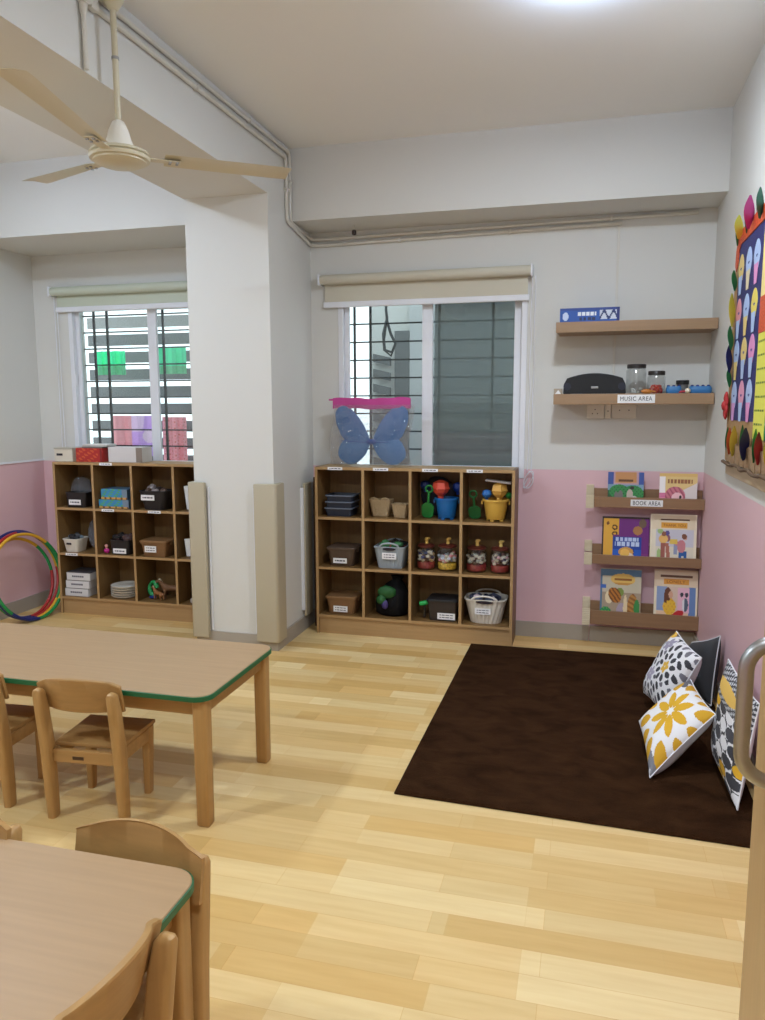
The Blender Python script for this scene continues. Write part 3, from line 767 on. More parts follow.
mb = MB(); mb.tube([(0, 0, 0), (0.003, 0, -0.012), (0, 0, -0.03)], 0.004, CPIPE, 8); mb.obj('cord', hk)
mb = MB(); mb.lathe([(0.009, -0.028), (0.0145, -0.034), (0.0145, -0.056), (0.008, -0.06)], mat('brown_bakelite', (52, 36, 28), 0.4), n=16); mb.obj('socket', hk, smooth=True)
tr = thing('cable_trunking', 'thin white cable trunking running down the wall to the switch plates', 'cable trunking', (0.145, YB, 1.51))
mb = MB(); mb.box(-0.007, 0.007, -0.008, 0, 0, 0.415, CPIPE, 0.002); mb.box(-0.007, 0.007, -0.008, 0, 0.515, 1.055, CPIPE, 0.002); mb.obj('duct', tr)
sp = thing('switch_plates', 'pale switch and socket plates on the wall just under the music shelf', 'switch', (-0.007, YB, 1.423))
SWP = mat('cream_switch_plate', (240, 236, 226), 0.4)
for k, (a, b) in enumerate(((0.0, 0.105), (0.11, 0.145), (0.15, 0.294))):
    mb = MB(); mb.box(a, b, -0.012, 0, 0.0, 0.086, SWP, 0.004); pl = mb.obj('plate', sp)
    for (x, z) in (((0.05, 0.055), (0.035, 0.03), (0.065, 0.03)), ((0.127, 0.045),), ((0.195, 0.05), (0.25, 0.05)))[k]:
        mb = MB(); mb.lathe([(0.0035, 0.0118), (0.0035, 0.0128)], mat('socket_hole', (60, 54, 48), 0.6), (x, 0, z), 12, 'Y'); mb.obj('socket_hole', pl)

# ================================================================== WALL SHELVES
def wall_shelf(label, x0, x1, z0, z1, y0, txt=None, tx=0.0):
    t = thing('wall_shelf', label, 'shelf', (x0, YB, z0))
    W = x1-x0; D = YB-y0; h = z1-z0
    mb = MB(); mb.box(0, W, -D, -D+0.02, 0, h, SHELFW, 0.0015); mb.obj('front_board', t)
    mb = MB(); mb.box(0.0, W, -D+0.02, -0.001, h-0.02, h-0.002, SHELFW); mb.obj('board', t)
    mb = MB(); mb.box(0.012, W-0.002, -D+0.02, -0.001, 0.002, 0.02, SHELFW); mb.obj('underside', t)
    for x in (0.0, W-0.018):
        mb = MB(); mb.box(x, x+0.018, -D+0.02, -0.001, 0.02, h-0.02, SHELFW); mb.obj('end_board', t)
    if txt:
        mb = MB(); mb.box(tx, tx+0.206, -D-0.0012, -D, 0.008, 0.056, PAPERW); lb = mb.obj('sign', t); lb['label'] = 'white sign with dark lettering'
        text_obj(txt, 0.176, 0.024, INK, 'lettering', lb, (tx+0.103, -D-0.0015, 0.033), (R(90), 0, 0))
    return t
SY = 4.675
wall_shelf('upper wooden wall shelf carrying only the blue game box', -0.196, 0.686, 1.925, 1.985, SY)
wall_shelf('lower wooden wall shelf with the sign MUSIC AREA and the black speaker', -0.200, 0.686, 1.508, 1.570, SY, 'MUSIC AREA', 0.364)

# things on them
def paint_game(u, v):
    if ell(u, v, 0.09, 0.42, 0.05, 0.30): return (200, 214, 240)
    if 0.30 < u < 0.62 and 0.42 < v < 0.72 and int(u*56) % 4 != 0: return (232, 238, 246)
    if 0.30 < u < 0.62 and 0.12 < v < 0.34 and int(u*40) % 3 != 0: return (30, 44, 84)
    if rc(u, v, .67, .95, .15, .85): return (40, 56, 110) if abs(v-0.5+0.25*math.sin(u*40)) < 0.13 else (206, 214, 228)
    if u > .96: return (30, 40, 110)
    return (34, 84, 168) if v < 0.84 else (40, 66, 140)
gb = thing('game_box', 'flat blue board game box on the upper wall shelf', 'box', (-0.176, SY+0.02, 1.983))
mb = MB(); mb.box(0, 0.335, 0.001, 0.15, 0, 0.082, mat('blue_card', (40, 70, 150), 0.45), 0.002); mb.obj('box', gb)
art_mesh('printed_side', 70, 18, lambda u, v: (0.002+0.331*u, 0.0004, 0.002+0.078*v), paint_game, gb)
sk = thing('speaker', 'black portable speaker with arched top on the music shelf', 'speaker', (0.032, SY+0.075, 1.5685))
mb = MB(); rings = []
for y, k in ((-0.045, 0.93), (-0.035, 1.0), (0.045, 1.0), (0.055, 0.93)):
    ring = []
    for i in range(25):
        u = i/24; x = -0.172 + 0.344*u; z = 0.088 + 0.034*(1-(2*u-1)**2)
        if i in (0, 24): x *= 1.02; z -= 0.03
        ring.append((x*(0.97+0.03*k), y, 0.062+(z-0.062)*k))
    ring += [(0.178, y, 0.004), (-0.178, y, 0.004)]
    rings.append(ring)
mb.loft(rings, mat('black_speaker_cloth', (12, 13, 17), 0.6, bump=(900, 0.2, 0.001))); mb.obj('body', sk, smooth=True)
mb = MB(); mb.box(-0.018, 0.022, -0.0475, -0.045, 0.033, 0.045, STEEL, 0.001); mb.obj('badge', sk)
for x in (-0.155, 0.155):
    mb = MB(); mb.lathe([(0.022, 0.046), (0.022, 0.049), (0.016, 0.049)], mat('dark_blue_trim', (30, 34, 52), 0.4), (x, 0, 0.045), 20, 'Y'); mb.obj('end_ring', sk, smooth=True)
    mb = MB(); mb.box(x-0.02, x+0.02, -0.03, 0.03, 0.0, 0.005, BLACKP, 0.001); mb.obj('foot', sk)
JAR = clear('clear_jar_plastic', (244, 246, 246), 0.06, 0.05)
def shelf_jar(label, x, y, z, r, h, lid_h, fill):
    t = thing('lidded_jar', label, 'jar', (x, y, z))
    mb = MB(); mb.lathe([(r*0.9, 0.0), (r, 0.005), (r, h-0.012), (r*0.86, h-0.002), (r*0.86, h)], JAR, n=28); mb.obj('body', t, smooth=True)
    mb = MB(); mb.lathe([(r*0.95, h+0.0005), (r*0.95, h+lid_h-0.003), (r*0.9, h+lid_h)], mat('dark_jar_lid', (40, 34, 32), 0.4), n=28); mb.obj('lid', t, smooth=True)
    for k, (c, zc, n) in enumerate(fill):
        mb = MB(); rnd = random.Random(k+5)
        for i in range(n):
            a = rnd.uniform(0, 2*PI); q = r*0.62*math.sqrt(rnd.random())
            mb.blob((q*math.cos(a), q*math.sin(a), zc+rnd.uniform(0, 0.022)), 0.009, mat('bead_%d_%d_%d' % c, c, 0.4), 1, 0.1)
        f = mb.obj('beads', t, smooth=True); f['kind'] = 'stuff'
    return t
shelf_jar('taller clear jar with dark lid beside the speaker', 0.268, SY+0.10, 1.5685, 0.056, 0.148, 0.024, [((220, 220, 214), 0.010, 9)])
shelf_jar('shorter clear jar with dark lid and red beads on the music shelf', 0.381, SY+0.10, 1.5685, 0.050, 0.108, 0.024, [((198, 52, 42), 0.010, 44), ((206, 70, 50), 0.026, 26), ((220, 120, 50), 0.012, 8)])
BLUEP = mat('blue_plastic', (58, 120, 178), 0.4)
def castanet(label, x, y, wd, kn):
    t = thing('blue_rattle', label, 'toy', (x, y, 1.5685))
    mb = MB(); mb.loft([rrect(wd*0.92, 0.03, 0.02, 0, 5), rrect(wd, 0.035, 0.025, 0.012, 5), rrect(wd, 0.035, 0.025, 0.03, 5), rrect(wd*0.9, 0.028, 0.02, 0.042, 5)], BLUEP); mb.obj('body', t, smooth=True)
    for i in range(kn):
        mb = MB(); mb.lathe([(0.009, 0.0425), (0.009, 0.047), (0.006, 0.05)], mat('navy_knob', (34, 44, 110), 0.4), (-wd*0.7+1.4*wd*i/(kn-1), 0, 0), 12); mb.obj('jingle', t, smooth=True)
castanet('short blue rattle with round jingles in the middle of the music shelf', 0.475, SY+0.07, 0.042, 3)
castanet('longer blue rattle with round jingles at the right end of the music shelf', 0.618, SY+0.07, 0.062, 4)
t = thing('small_pot', 'small grey pot with dark lid between the blue rattles', 'pot', (0.535, SY+0.19, 1.5685))
mb = MB(); mb.lathe([(0.03, 0), (0.033, 0.01), (0.032, 0.055)], mat('grey_pot', (120, 118, 116), 0.5), n=20); mb.obj('body', t, smooth=True)
mb = MB(); mb.lathe([(0.037, 0.055), (0.037, 0.078), (0.034, 0.08)], BLACKP, n=20); mb.obj('lid', t, smooth=True)
t = thing('shaker', 'small pale shaker lying before the pot on the music shelf', 'shaker', (0.548, SY+0.04, 1.5685))
mb = MB(); mb.blob((0, 0, 0.016), 0.016, mat('pale_wood_ball', (226, 212, 190), 0.4), 3); mb.obj('ball', t, smooth=True)
mb = MB(); mb.tube([(-0.012, 0, 0.014), (-0.05, 0.004, 0.008)], 0.006, mat('red_stick', (190, 40, 60), 0.4), 10); mb.obj('stick', t, smooth=True)
t = thing('wooden_clapper', 'brown wooden clapper lying between the two jars', 'toy', (0.325, SY+0.03, 1.5685))
mb = MB(); mb.blob((0, 0, 0.014), 0.02, mat('amber_wood', (190, 120, 50), 0.4), 3, 0, (1.6, 0.7, 0.7)); mb.obj('body', t, smooth=True)
mb = MB(); mb.tube([(0.02, 0, 0.014), (0.05, 0.0, 0.012)], 0.005, mat('amber_wood'), 8); mb.obj('handle', t)
t = thing('small_carton', 'little brown and white carton at the left end of the music shelf', 'box', (-0.178, SY+0.05, 1.5685))
mb = MB(); mb.box(-0.022, 0.026, -0.02, 0.04, 0, 0.034, mat('dull_card', (170, 156, 138), 0.6), 0.002); mb.obj('carton', t)
mb = MB(); mb.prism([(-0.015, 0.002), (0.02, 0.002), (0.004, 0.026)], 'Y', -0.024, -0.021, PAPERW); mb.obj('card_tag', t)

# ================================================================== BOOK LEDGES
LEDGE = wood('ledge_laminate', (150, 116, 86), 'X', 0.08)
CARD = mat('cream_corrugated_card', (226, 212, 182), 0.75)
LY = 4.83
def ledge(label, x0, x1, z0, z1, zb, txt=None):
    t = thing('book_ledge', label, 'book shelf', (x0, YB, z0))
    W = x1-x0; D = YB-LY; h = z1-z0
    mb = MB(); mb.box(0, W, -D, -D+0.014, 0, h, LEDGE, 0.001); mb.obj('front_rail', t)
    mb = MB(); mb.box(0, W, -D+0.014, -0.014, 0, 0.014, LEDGE); mb.obj('bottom_board', t)
    mb = MB(); mb.box(0, W, -0.014, -0.0005, 0, zb-z0, LEDGE, 0.001); mb.obj('back_rail', t)
    for (y0, y1, za, zz_) in ((-D-0.006, -D+0.02, -0.008, h+0.01), (-0.02, 0.0, zb-z0-0.05, zb-z0+0.022)):
        mb = MB(); n = 9
        for k in range(n):
            a = za+(zz_-za)*k/n; b = za+(zz_-za)*(k+1)/n
            mb.box(-0.048, -0.0005, y0, y1-0.001, a+0.0006, b-0.0006, CARD, 0.002, 1)
        mb.obj('end_guard', t)
    if txt:
        mb = MB(); mb.box(0.215, 0.40, -D-0.0012, -D, 0.012, h-0.012, PAPERW); lb = mb.obj('sign', t); lb['label'] = 'white sign with dark lettering'
        text_obj(txt, 0.158, 0.025, INK, 'lettering', lb, (0.3075, -D-0.0015, h/2), (R(90), 0, 0))
    return t
ledge('top wooden book ledge with the sign BOOK AREA', 0.054, 0.688, 0.884, 0.948, 0.990, 'BOOK AREA')
ledge('middle wooden book ledge holding the purple book and the THANK YOU book', 0.054, 0.688, 0.529, 0.587, 0.637)
ledge('bottom wooden book ledge just above the grey skirting', 0.054, 0.690, 0.143, 0.231, 0.268)
SKIN = (222, 170, 140)
def b_green(u, v):
    if v > 0.62:
        if rc(u, v, .20, .80, .66, 1): return (96, 60, 30) if abs(v-.74) < .035 and .3 < u < .7 else ((196, 140, 88) if v > .7 or .34 < u < .66 else (208, 150, 110))
        return (58, 84, 156) if u < .16 or u > .86 else (186, 150, 160)
    if ell(u, v, .62, .30, .09, .18): return (196, 180, 168)
    if ell(u, v, .70, .18, .14, .10): return (214, 206, 200)
    if ell(u, v, .36, .28, .07, .16) or ell(u, v, .24, .26, .06, .14): return (120, 110, 108)
    if ell(u, v, .68, .52, .06, .05): return (44, 40, 36)
    if ell(u, v, .32, .40, .28, .22) or ell(u, v, .70, .34, .30, .26): return (50, 138, 70) if math.sin(u*60)*math.sin(v*50) > -.5 else (34, 96, 52)
    return (124, 156, 180) if v > .45 else (36, 84, 50)
def b_pink(u, v):
    if v > 0.90: return (222, 184, 110)
    if 0.70 < v < 0.82 and .22 < u < .88: return (150, 94, 60) if int(u*44) % 4 else (226, 190, 120)
    if ell(u, v, .56, .28, .035, .05): return (30, 20, 20)
    if ell(u, v, .48, .26, .15, .16): return (244, 196, 200)
    if ell(u, v, .42, .30, .27, .30): return (204, 120, 134) if math.sin(u*50+v*30) > -.3 else (170, 84, 104)
    if rc(u, v, .80, .95, .04, .14): return (60, 60, 70)
    if u < .16 and v > .4: return (246, 240, 240)
    if u < .25 and v < .4: return (206, 96, 150) if int(v*40) % 2 else (226, 150, 170)
    return (226, 196, 132) if v > .3 + (u-.3)*0.6 else (226, 214, 210)
def b_purple(u, v):
    if u < .035 or v > .965: return (60, 44, 40)
    if u < .36 and v > .14 and not (u > .24 and v < .6):
        if ell(u, v, .27, .76, .06, .06) and not ell(u, v, .27, .76, .03, .03): return (80, 50, 20)
        if ell(u, v, .27, .62, .06, .05) and not ell(u, v, .27, .62, .03, .025): return (80, 50, 20)
        if ell(u, v, .12, .85, .03, .04): return (120, 70, 30)
        return (226, 170, 60)
    if u < .24: return (220, 182, 120) if u > .12 else (226, 170, 60)
    if u < .84 and v < .56:
        if ell(u, v, .50, .20, .10, .09): return (240, 190, 90)
        if ell(u, v, .55, .11, .14, .10): return (240, 222, 200)
        if ell(u, v, .52, .22, .16, .11): return (214, 160, 80)
        if .46 < v < .54 and .28 < u < .78 and int(u*44) % 4: return (190, 206, 236)
        if .35 < v < .44 and .28 < u < .80 and int(u*40) % 4: return (196, 212, 240)
        return (26, 66, 160) if v > .28 else ((30, 90, 190) if u < .4 or u > .68 else (24, 40, 120))
    if ell(u, v, .76, .70, .10, .10): return (176, 122, 70)
    if ell(u, v, .86, .86, .08, .10): return (110, 90, 70)
    return (112, 40, 122) if v > .2 else (130, 50, 120)
def b_thanks(u, v):
    if u < .03 or u > .97 or v > .97 or v < .02: return (244, 232, 204)
    if .87 < v < .90 and .22 < u < .85: return (96, 64, 48)
    if rc(u, v, .24, .80, .725, .83): return (232, 170, 66)
    if v > .70: return (236, 220, 190)
    if u < .12 or u > .93: return (238, 228, 204)
    if ell(u, v, .30, .60, .05, .05): return (150, 96, 70)
    if ell(u, v, .37, .62, .05, .05): return (96, 86, 150)
    if ell(u, v, .29, .50, .10, .09): return (238, 190, 110)
    if ell(u, v, .37, .52, .07, .08): return (150, 96, 112)
    if abs(v-.45) < .05 and .42 < u < .60: return (232, 200, 90)
    if rc(u, v, .24, .33, .05, .42): return (164, 96, 86)
    if rc(u, v, .33+.1*(.4-v)*1.2, .41+.1*(.4-v)*1.2, .05, .42): return (178, 110, 92)
    if ell(u, v, .74, .56, .055, .055): return (130, 82, 60)
    if ell(u, v, .76, .53, .04, .04): return SKIN
    if ell(u, v, .68, .36, .09, .13) or (abs(v-.42) < .04 and .55 < u < .68): return (206, 132, 140)
    if rc(u, v, .62, .68, .02, .24) or rc(u, v, .73, .79, .02, .24) or rc(u, v, .63, .79, .16, .26): return (42, 96, 164)
    if rc(u, v, .52, .60, .2, .5): return (150, 160, 190)
    if ell(u, v, .22, .66, .06, .06) or ell(u, v, .20, .2, .05, .1): return (170, 200, 130)
    return (208, 206, 216) if v > .35 else (228, 220, 200)
def b_jungle(u, v):
    if v < .03 or v > .985: return (226, 206, 170)
    if ell(u, v, .55, .80, .30, .11):
        return (150, 96, 40) if abs(v-.80) < .025 and .34 < u < .76 else ((232, 190, 100) if v > .74 else (206, 150, 70))
    if ell(u, v, .14, .15, .15, .13): return (40, 140, 86) if math.sin(u*80)*math.sin(v*70) > -.4 else (110, 180, 60)
    if ell(u, v, .90, .28, .07, .16): return (60, 140, 70)
    if ell(u, v, .36, .50, .17, .13, -.6): return (190, 120, 44) if math.sin((u+v)*60) > -.2 else (120, 70, 30)
    if ell(u, v, .22, .46, .10, .12): return (238, 220, 180)
    if ell(u, v, .80, .28, .13, .26): return (188, 134, 66) if math.sin(v*70+u*30) > -.3 else (150, 98, 44)
    if ell(u, v, .62, .26, .05, .26): return (236, 214, 170)
    if ell(u, v, .48, .56, .10, .08): return (130, 150, 70)
    if ell(u, v, .54, .20, .14, .16): return (176, 160, 176)
    if u < .14 and .62 < v < .70: return (70, 110, 190)
    if v > .86 or u < .05: return (92, 124, 150)
    return (206, 196, 170) if v > .55 else (176, 156, 132)
def b_lonely(u, v):
    if .86 < v < .90 and .14 < u < .88: return (110, 76, 56)
    if rc(u, v, .22, .80, .735, .83): return (226, 160, 66)
    if v > .70: return (232, 210, 180)
    if u < .06 or u > .95 or v < .02: return (240, 226, 196)
    if ell(u, v, .385, .55, .05, .07): return SKIN
    if ell(u, v, .32, .56, .08, .12) or ell(u, v, .27, .48, .04, .08): return (110, 64, 44)
    if ell(u, v, .36, .34, .15, .15): return (240, 192, 60) if math.sin(u*70)*math.sin(v*60) > -.6 else (226, 160, 60)
    if ell(u, v, .56, .20, .14, .07, .4) or ell(u, v, .48, .16, .08, .06): return (200, 44, 50)
    if ell(u, v, .25, .10, .09, .09): return (110, 130, 170)
    if ell(u, v, .68, .07, .05, .05): return (150, 100, 70)
    if rc(u, v, .54, .82, .24, .68):
        if ell(u, v, .64, .56, .04, .04) or ell(u, v, .75, .56, .04, .04): return (60, 60, 70)
        if ell(u, v, .72, .38, .07, .12): return (90, 100, 120) if u > .71 else (236, 232, 236)
        return (240, 190, 206)
    if u > .80 and v > .2: return (110, 140, 190)
    if v > .26: return (150, 170, 206) if u < .3 else (226, 200, 180)
    return (240, 206, 170)
def book(label, x0, x1, z0, h, paint, y, lean, th=0.006, title=None, cover=(120, 100, 110)):
    wd = x1-x0
    t = thing('picture_book', label, 'book', ((x0+x1)/2, y, z0), rot=(R(-lean), 0, 0))
    mb = MB(); mb.box(-wd/2, wd/2, 0, 0.0008, 0, h, mat('cover_%d_%d_%d' % cover, cover, 0.4)); cv = mb.obj('front_cover', t)
    art_mesh('cover_print', 64, 72, lambda u, v: (-wd/2+wd*u, -0.0004, h*v), paint, cv)
    mb = MB(); mb.box(-wd/2+0.002, wd/2-0.003, 0.0009, th-0.0009, 0.002, h-0.002, mat('book_pages', (236, 230, 214), 0.7)); mb.obj('pages', t)
    mb = MB(); mb.box(-wd/2, wd/2, th-0.0008, th, 0, h, mat('cover_%d_%d_%d' % cover)); mb.obj('back_cover', t)
    if title:
        text_obj(title[0], wd*title[1], h*title[2], mat('title_ink', title[5], 0.5), 'title', cv, (wd*(title[3]-.5), -0.0009, h*title[4]), (R(90), 0, 0), 0.0004)
    return t
BY = LY+0.03
book('picture book with green bushes and a wooden signboard on the top ledge', 0.134, 0.344, 0.899, 0.200, b_green, BY, 8)
book('picture book with a pink ball shape on cream, on the top ledge at the right', 0.434, 0.648, 0.899, 0.198, b_pink, BY, 8, cover=(210, 170, 110))
book('purple picture book with a bear on its blue panel, on the middle ledge', 0.110, 0.388, 0.544, 0.278, b_purple, BY, 8, cover=(90, 40, 90))
book('cream picture book titled THANK YOU on the middle ledge', 0.394, 0.660, 0.544, 0.303, b_thanks, BY, 8, title=('THANK YOU', .48, .05, .52, .778, (150, 60, 30)), cover=(236, 222, 190))
book('picture book of jungle animals with a yellow signboard, on the bottom ledge', 0.112, 0.356, 0.158, 0.335, b_jungle, BY, 8, cover=(120, 140, 150))
book('picture book titled LONELY with a girl in yellow, on the bottom ledge', 0.432, 0.684, 0.158, 0.345, b_lonely, BY, 8, title=('LONELY', .42, .05, .5, .783, (120, 60, 20)), cover=(230, 210, 170))

# ================================================================== BULLETIN BOARD on the right wall
bbd = thing('bulletin_board', 'display board on the right wall with navy panel of paper ice lollies and paper tulips', 'bulletin board', (XR, 3.6, 1.16))
BYc, BZc = 3.6, 1.16
def bw(y): return y-BYc
def bz(z): return z-BZc
KRAFT = mat('kraft_board', (172, 136, 92), 0.8, vary=((30, 30, 30), 0.10, 3))
mb = MB(); mb.box(-0.005, -0.0005, bw(2.80), bw(4.225), bz(1.225), bz(2.31), KRAFT, 0.001); mb.obj('backing', bbd)
NAVY = mat('navy_glitter_paper', (40, 42, 104), 0.6, vary=((160, 160, 160), 0.5, 1))
mb = MB(); mb.box(-0.0065, -0.0052, bw(3.585), bw(4.13), bz(1.43), bz(2.262), NAVY); mb.obj('navy_panel', bbd)
ORG = mat('orange_glitter_paper', (206, 84, 46), 0.6, vary=((120, 120, 120), 0.25, 1))
mb = MB()
pts = [(3.10, 2.266), (4.09, 2.264), (4.135, 2.235), (4.155, 2.17), (4.185, 2.15), (4.215, 2.18), (4.205, 2.25), (4.17, 2.305), (4.12, 2.326), (3.95, 2.33), (3.10, 2.335)]
mb.prism([(bw(a), bz(b)) for a, b in pts], 'X', -0.010, -0.0055, ORG, 0.001); mb.obj('orange_border', bbd)
CREAM = mat('cream_sugar_paper', (236, 214, 140), 0.7); LIME = mat('lime_sugar_paper', (226, 222, 90), 0.7); GRN = mat('green_paper', (38, 132, 76), 0.6)
mb = MB(); mb.box(-0.0075, -0.0052, bw(3.10), bw(3.575), bz(1.95), bz(2.262), CREAM); mb.obj('cream_panel', bbd)
mb = MB(); mb.box(-0.0085, -0.0052, bw(3.10), bw(3.575), bz(1.80), bz(1.948), ORG); mb.obj('orange_panel', bbd)
mb = MB(); mb.box(-0.0075, -0.0052, bw(3.36), bw(3.572), bz(1.36), bz(1.798), LIME); lp = mb.obj('lime_panel', bbd)
mb = MB(); mb.box(-0.0070, -0.0052, bw(3.00), bw(3.355), bz(1.36), bz(1.798), GRN); mb.obj('green_panel', bbd)
mb = MB(); rnd = random.Random(3)
for k in range(7):
    z = 1.76 - k*0.057; y = 3.555
    while y > 3.40:
        l = rnd.uniform(0.015, 0.035); mb.box(-0.0082, -0.0076, bw(y-l), bw(y), bz(z), bz(z+0.008), mat('green_marker', (110, 130, 50), 0.6)); y -= l+0.012
mb.obj('marker_lines', lp)
LB = (178, 200, 236); PKc = (226, 150, 200); YLc = (232, 206, 130)
LOL = [[(YLc, LB), (LB, (226, 210, 170)), (LB, PKc)], [((226, 150, 160), LB), (LB, YLc), ((236, 214, 100), LB)], [(LB, YLc), (YLc, LB), (PKc, LB)], [(LB, (214, 160, 214)), ((230, 160, 186), LB), (LB, PKc)]]
for r_, z in enumerate((2.20, 1.995, 1.80, 1.605)):
    for c_, y in enumerate((4.055, 3.875, 3.70)):
        a, b = LOL[r_][c_]
        mb = MB(); P = []
        for i in range(17):
            t_ = i/16; ang = PI*t_
            P.append((bw(y)+0.066*math.cos(ang)*(1+0.1*math.sin(ang)), bz(z)-0.06+0.07*math.sin(ang)**1.5))
        P += [(bw(y)-0.038, bz(z)-0.115), (bw(y)+0.038, bz(z)-0.115)]
        mb.prism(P, 'X', -0.0085, -0.0067, mat('lolly_%d_%d_%d' % a, a, 0.6), 0.0006); lo = mb.obj('paper_lolly', bbd)
        mb = MB(); mb.prism([(bw(y)-0.044, bz(z)-0.092), (bw(y)+0.044, bz(z)-0.092), (bw(y)+0.026, bz(z)-0.178), (bw(y)-0.026, bz(z)-0.178)], 'X', -0.0098, -0.0086, mat('lolly_%d_%d_%d' % b, b, 0.6), 0.0004); mb.obj('wrapper', lo)
        mb = MB()
        for k in range(3): mb.box(-0.0091, -0.0086, bw(y)-0.02+0.013*k, bw(y)-0.012+0.013*k, bz(z)-0.062-0.004*(k % 2), bz(z)-0.054, mat('blue_pen', (70, 84, 150), 0.6))
        mb.obj('pen_mark', lo)
def leaf(name, y, z, l, wd, ang, m, out=0.006, tw=0.62):
    """folded paper leaf twisted out of the wall by tw (radians); ang leans the tip towards the window wall"""
    mb = MB(); rings = []; cv = wd*0.5*math.sin(tw)
    for i in range(9):
        t_ = i/8; w_ = wd*math.sin(PI*min(0.97, max(0.05, t_)))**0.8
        cy = bw(y)+l*t_*math.sin(ang); cz = bz(z)+l*t_*math.cos(ang); x = -out-cv
        dx, dy, dz = -math.sin(tw)*w_/2, -math.cos(tw)*math.cos(ang)*w_/2, math.cos(tw)*math.sin(ang)*w_/2
        k = 0.12*w_
        rings.append([(x+dx, cy+dy, cz+dz), (x-k*0.5, cy-k, cz), (x-dx, cy-dy, cz-dz), (x-dx+0.001, cy-dy+0.001, cz-dz), (x-k*0.5+0.0012, cy-k+0.0012, cz), (x+dx+0.001, cy+dy+0.001, cz+dz)])
    mb.loft(rings, m); return mb.obj(name, bbd, smooth=True)
TEAL = mat('dark_green_paper', (44, 104, 84), 0.6); LEMON = mat('lemon_paper', (226, 222, 80), 0.6); MAG = mat('magenta_paper', (190, 60, 140), 0.6); NV = mat('navy_paper', (30, 36, 100), 0.6); REDP = mat('red_paper', (186, 48, 52), 0.6); ORP = mat('orange_paper', (230, 104, 60), 0.6); YEP = mat('yellow_paper', (240, 220, 90), 0.6)
leaf('paper_leaf', 4.14, 2.265, 0.11, 0.04, 0.2, GRN); leaf('paper_leaf', 4.10, 2.32, 0.05, 0.03, 0.4, TEAL); leaf('paper_leaf', 3.93, 2.28, 0.12, 0.035, 0.3, TEAL)
leaf('paper_tulip', 4.03, 2.275, 0.11, 0.09, 0.05, LEMON); leaf('paper_tulip', 3.79, 2.27, 0.14, 0.10, -0.1, MAG); leaf('paper_leaf', 3.60, 2.27, 0.13, 0.07, 0.1, TEAL)
for (z, m, l, wd, ang) in ((2.05, GRN, 0.11, 0.06, 0.35), (1.88, LEMON, 0.17, 0.07, 0.25), (1.77, GRN, 0.13, 0.065, 0.4), (1.66, NV, 0.14, 0.07, 0.3), (1.59, GRN, 0.10, 0.055, 0.4)):
    leaf('paper_leaf', 4.115, z, l, wd, ang, m, 0.006, 0.6)
mb = MB()
for k in range(7):
    a = 2*PI*k/7; mb.blob((-0.022, bw(4.18)+0.028*math.cos(a), bz(1.50)+0.045*math.sin(a)), 0.03, REDP, 2, 0.06, (0.3, 0.55, 0.9), k)
mb.blob((-0.03, bw(4.18), bz(1.50)), 0.025, REDP, 2, 0.05, (0.5, 1, 1)); mb.obj('paper_flower', bbd, smooth=True)
# row of paper tulips in kraft pots along the bottom
for k, (y, m, l, wd) in enumerate(((4.16, GRN, 0.13, 0.05), (4.07, ORP, 0.13, 0.065), (4.0, GRN, 0.12, 0.05), (3.93, YEP, 0.14, 0.09), (3.76, GRN, 0.15, 0.06), (3.64, NV, 0.14, 0.11), (3.50, GRN, 0.14, 0.06), (3.38, REDP, 0.13, 0.09), (3.22, YEP, 0.13, 0.09))):
    leaf('paper_tulip', y-0.07, 1.265, l, wd, 0.1*math.sin(k*2.0), m, 0.008, 0.55)
POT = mat('crumpled_kraft_paper', (160, 130, 98), 0.8, bump=(90, 0.6, 0.01))
for k in range(10):
    y = 4.06 - k*0.115
    mb = MB(); mb.lathe([(0.042, 0.0), (0.05, 0.05), (0.058, 0.095), (0.05, 0.085), (0.03, 0.03)], POT, (-0.034, bw(y), bz(1.225)), 14, cap1=False)
    for v in mb.bm.verts: v.co.x = max(-0.026, min(-0.006, -0.015+(v.co.x+0.034)*0.2)); v.co.z += 0.006*math.sin(v.co.y*90)
    mb.obj('paper_pot', bbd, smooth=True)
mb = MB(); mb.tube([(-0.026-0.010*math.sin(k*0.9)**2, bw(4.16-k*0.06), bz(1.222)+0.006*math.sin(k*1.3)) for k in range(24)], 0.008, mat('dark_twig', (104, 82, 62), 0.8), 8); mb.obj('twig', bbd, smooth=True)
mb = MB(); mb.box(-0.02, -0.0005, bw(2.80), bw(4.10), bz(1.165), bz(1.213), mat('beige_board_rail', (186, 164, 134), 0.6), 0.003); mb.obj('bottom_rail', bbd)

# ================================================================== HOOPS
def hoop(label, c, ax, tilt, rad, cols):
    t = thing('hula_hoop', label, 'hoop', c, rot=(0, 0, 0), group='hula hoops leaning at the left wall')
    u = Vector((math.cos(ax), math.sin(ax), 0)); n_ = Vector((math.sin(ax), -math.cos(ax), 0))
    v = (Vector((0, 0, 1))*math.cos(tilt) - n_*math.sin(tilt)); N = 72
    ms = [mat('hoop_%d_%d_%d' % q, q, 0.35) for q in cols]
    pts = [u*(rad*math.cos(2*PI*i/N)) + v*(rad*math.sin(2*PI*i/N)) for i in range(N)]
    mb = MB(); mb.tube(pts, 0.0115, ms[0], 12, True, mfun=lambda i: ms[int(i*len(ms)/N) % len(ms)])
    return mb.obj('ring', t, smooth=True)
HB, HG, HY, HR = (24, 40, 110), (24, 140, 72), (226, 172, 50), (176, 44, 44)
HA = R(84); HT = R(13)
hoop('hula hoop with long green left side and yellow lower right, frontmost of the hoops', (-3.795, 4.475, 0.310), HA, HT, 0.306, [HG, HY, HY, HG, HG, HB, HG, HY])
